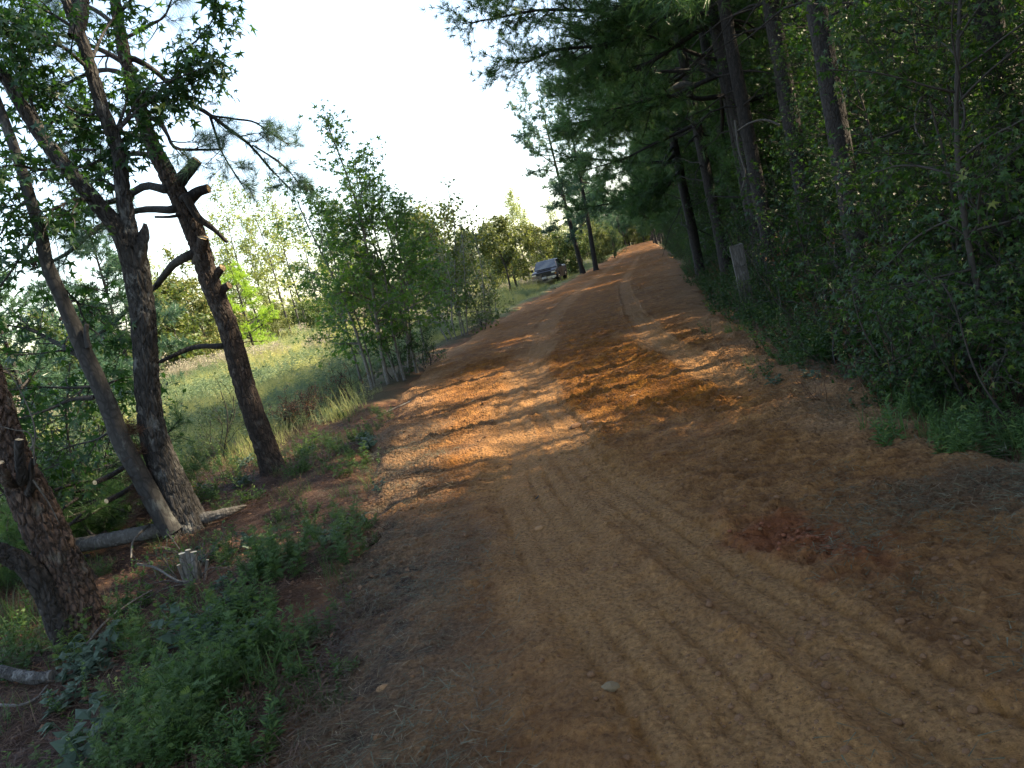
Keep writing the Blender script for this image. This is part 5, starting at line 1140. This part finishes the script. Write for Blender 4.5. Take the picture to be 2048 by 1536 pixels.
# broken bough on the thick pine past the post
P = pathat([(1392, 172), (1360, 172), (1325, 186), (1300, 192), (1270, 198)], 20.4); P, R = spline(P, np.array([14, 15, 13, 10, 6])*20.4/FPX/2, 20); c = P[0].copy()
g = G(); tube(g, P, R, 10, .008, seed=3); bb = tag(obj('broken_bough', g.mesh('broken_bough', [M_DEAD], True, c), None, tuple(c)), 'short thick broken bough with brown dead needles above the road edge', 'branch')
g = G(); tufts(g, TUFT_MID, P[6:]+np.array([0, 0, .08]), np.tile([.2, 0, .6], (14, 1)), R_(9), .9); obj('dead_needles', g.mesh('dead_needles', [M_STRAW], False, c), bb)['kind'] = 'stuff'

# sawn sapling stump: a cluster of pale stems
c = gnd(388, 1168, 0); c[2] = float(gz(c[0], c[1])); stp = empty('sapling_stump', c, 'cluster of pale freshly sawn sapling stems in front of the forked sweetgum', 'stump')
for k, (x0, y0, x1, y1, w) in enumerate([(378, 1165, 364, 1107, 13), (386, 1160, 376, 1100, 11), (394, 1165, 387, 1104, 12), (402, 1165, 394, 1124, 11), (372, 1170, 357, 1130, 7), (410, 1165, 415, 1120, 6)]):
    dd = hypot(c[0], c[1])-.02*(k % 3); P = pathat([(x0+6, y0+26), (x0, y0), (x1, y1)], dd); R = np.full(3, w*dd/FPX/2); P, R = spline(P, R, 10); g = G(); tube(g, P, R, 10, .001, cap=False, seed=k)
    s_ = obj('stem', g.mesh('stem', [M_PALE], True, c), stp); T_ = norm(P[-1]-P[-2]); A = norm(np.cross(T_, [1, .2, .1])); B = np.cross(T_, A); th = np.linspace(0, 2*pi, 12, endpoint=False); g = G()
    g.add(np.vstack([P[-1]+A*(np.cos(th)*R[-1])[:, None]+B*(np.sin(th)*R[-1])[:, None]+T_*.002, [P[-1]+T_*.004]]), np.stack([np.arange(12), (np.arange(12)+1) % 12, np.full(12, 12)], -1)); obj('cut_face', g.mesh('cut_face', [M_CUTPALE], False, c), s_)
g, gl = G(), G(); rr = R_(510)
for k in range(16):
    a_ = rr.uniform(0, 6.3); P, R = wander(c+[cos(a_)*.05, sin(a_)*.05, .02], (cos(a_), sin(a_), rr.uniform(.3, 1.2)), rr.uniform(.25, .5), 6, rr, .7, .1, .005, .002); tube(g, P, R, 5, cap=False)
    pos, dr = ramify(g, P, R, rr, 4, .15, (35, 70), .3, .4, 0, 0, .05); leaves(gl, OVAL, pos, dr, rr, .035, 1, .015, .0)
part('twigs', g, [M_DEAD], stp); part('leaves', gl, [M_WEED], stp, False, 'stuff')

# dry brown bush and the heap of cut pine boughs
c = gnd(592, 850, 0); c[2] = float(gz(c[0], c[1]))-.03; db = empty('dry_bush', c, 'dead brown twiggy bush on the bank beside the leaning pine', 'bush'); g, gl = G(), G(); rr = R_(520)
for k in range(34):
    a_ = rr.uniform(0, 6.3); P, R = wander(c+[cos(a_)*.12, sin(a_)*.12, 0], (cos(a_)*.7, sin(a_)*.7, 1), rr.uniform(.35, .72), 7, rr, .35, 0, .006, .002); tube(g, P, R, 4, cap=False)
    pos, dr = ramify(g, P, R, rr, 7, .24, (30, 60), .2, .4, 0, 0, .03, n3=1, l3=.1); leaves(gl, QUAD, pos, dr, rr, .028, 1, .015, .2)
part('stems', g, [M_TWIG], db); part('leaves', gl, [M_DEADLEAF], db, False, 'stuff')
c = at(175, 1000, 8.9); c[2] = float(gz(c[0], c[1])); bh = empty('brush_heap', c, 'dark heap of cut pine boughs lying behind the thick pine and the fallen log', 'brush heap'); g, gl = G(), G(); rr = R_(530)
for k in range(46):
    a_ = rr.uniform(0, 6.3); P, R = wander(c+[-abs(rr.normal())*.7+.35, rr.normal()*.45, rr.uniform(.05, .75)], (cos(a_)*.8-.15, sin(a_)*.6, rr.uniform(-.2, .15)), rr.uniform(.6, 1.15), 7, rr, .35, -.1, .016, .005); tube(g, P, R, 6)
    pos, dr = ramify(g, P, R, rr, 8, .45, (30, 60), .25, .4, -.2, .2, .10); tufts(gl, TUFT_NEAR, pos, dr, rr, .95, -.1)
part('boughs', g, [M_PINE], bh); part('needles', gl, [M_NEEDLE], bh, False, 'stuff')
for (px, py) in ((213, 1002), (190, 965)):
    e = at(px, py, 7.7); g = G(); P = np.array([e+[-.05, .55, .02], e+[0, .2, .0], e]); tube(g, *spline(P, np.full(3, .022), 8), 12, .001, cap=False); o = part('cut_branch', g, [M_PINE], bh); th = np.linspace(0, 2*pi, 12, endpoint=False); g = G(); T_ = norm(P[2]-P[1]); A = norm(np.cross(T_, [0, .1, 1])); B = np.cross(T_, A)
    g.add(np.vstack([e+A*(np.cos(th)*.021)[:, None]+B*(np.sin(th)*.021)[:, None]+T_*.003, [e+T_*.005]]), np.stack([np.arange(12), (np.arange(12)+1) % 12, np.full(12, 12)], -1)); obj('cut_face', g.mesh('cut_face', [M_CUT], False, bh.location), o)

# single weeds one can pick out
for k, (px, py, p, s, nm, lab) in enumerate([(408, 1275, 2, 1.25, 'sage_plant', 'pale grey-green broad-leaved weed below the sawn sapling stump'), (575, 1165, 0, .95, 'ragweed_plant', 'upright feathery weed standing alone on the straw near the road edge'), (268, 1400, 4, .8, 'weed_sprig', 'bright yellow-green sprig among the dark weeds'),
        (640, 1375, 4, .6, 'weed_sprig', 'lone leafy sprig in the dry grass by the road'), (150, 1345, 2, 1.1, 'sage_plant', 'grey-green weed at the broken end of the dark log'), (205, 1495, 2, 1.2, 'sage_plant', 'pale bushy weed in the thick of the green weeds at the bottom'), (520, 1085, 2, .9, 'sage_plant', 'small grey-green weed on the straw behind the curved stick'), (700, 1120, 0, .7, 'ragweed_plant', 'low feathery weed at the very edge of the road')]):
    c = gnd(px, py, .05); o = obj(nm, WD[p].data.copy(), None, (c[0], c[1], float(topz(c[0], c[1]))-.01)); o.scale = (s,)*3; o.rotation_euler = (0, 0, k*1.1); tag(o, lab, 'weed')
    if k == 2: o.data.materials[0] = M_YELLOW
# stones and lumps one can pick out
for k, (px, py, s, mk, lab) in enumerate([(1225, 1392, .034, 'flat', 'flat tan stone lying alone on the clay near the bottom of the road'), (1152, 856, .06, 'dark', 'dark clod in the middle of the churned soil'), (1268, 800, .045, 'tan', 'pale lump of clay on the right wheel track'), (772, 1396, .03, 'tan', 'small reddish stone in the dry grass at the road edge'), (1080, 1062, .03, 'tan', 'pale pebble beside the wheel track'),
        (1183, 855, .05, 'dark', 'small clod just beside the larger dark one'), (950, 812, .04, 'tan', 'pale lump on the left berm of the road'), (1500, 1085, .03, 'dark', 'largest red clod at the upper edge of the red dirt patch')]):
    c = gnd(px, py, .03); me = CLOD[k % 3].data.copy(); me.materials[0] = {'flat': m_plain('tan_stone', (.135, .092, .045), .8, 0, .25, 30), 'dark': M_CLOD, 'tan': m_plain('clay_lump', (.28, .15, .065), .9, 0, .3, 25)}[mk]
    o = obj('stone' if mk != 'dark' else 'dirt_clod', me, None, (c[0], c[1], float(topz(c[0], c[1]))+s*.12)); o.scale = (s, s*.8, s*.62); o.rotation_euler = (0, 0, k); tag(o, lab, 'stone' if mk != 'dark' else 'clod')

# bare grey stems leaning through the undergrowth
rv = R_(560)
for k in range(34):
    y = rv.uniform(5.2, 17) if k < 26 else rv.uniform(17, 26); x = xr(y)+rv.uniform(.15, 1.3)
    if atan2(x, y) > radians(25) or blocks(x, y, .3, 1): continue
    zone = 'in front of the dark straight pine trunk' if y < 9.6 else ('between the dark straight trunk and the fence post' if y < 13.8 else 'just past the fence post')
    c = np.array([x, y, float(topz(x, y))-.03]); P, R = wander(c, (rv.normal()*.45-.1, rv.normal()*.4, 1), rv.uniform(.5, 1.7), 10, rv, .7, -.15, rv.uniform(.004, .009), .002)
    g = G(); tube(g, *spline(P, R, 22), 6); T_ = norm(np.gradient(P, axis=0))
    for q in range(int(rv.integers(2, 6))):
        i = int(rv.integers(3, 10)); tube(g, *wander(P[i], sidedir(T_[i], rv, .8), rv.uniform(.15, .5), 5, rv, .5, -.1, .004, .0015), 4)
    tag(obj('bare_stem', g.mesh('bare_stem', [M_TWIG if k % 3 else M_DEAD], True, c), None, tuple(c)), 'bare grey stem leaning through the undergrowth '+zone, 'dead stem', 'bare stems '+zone)
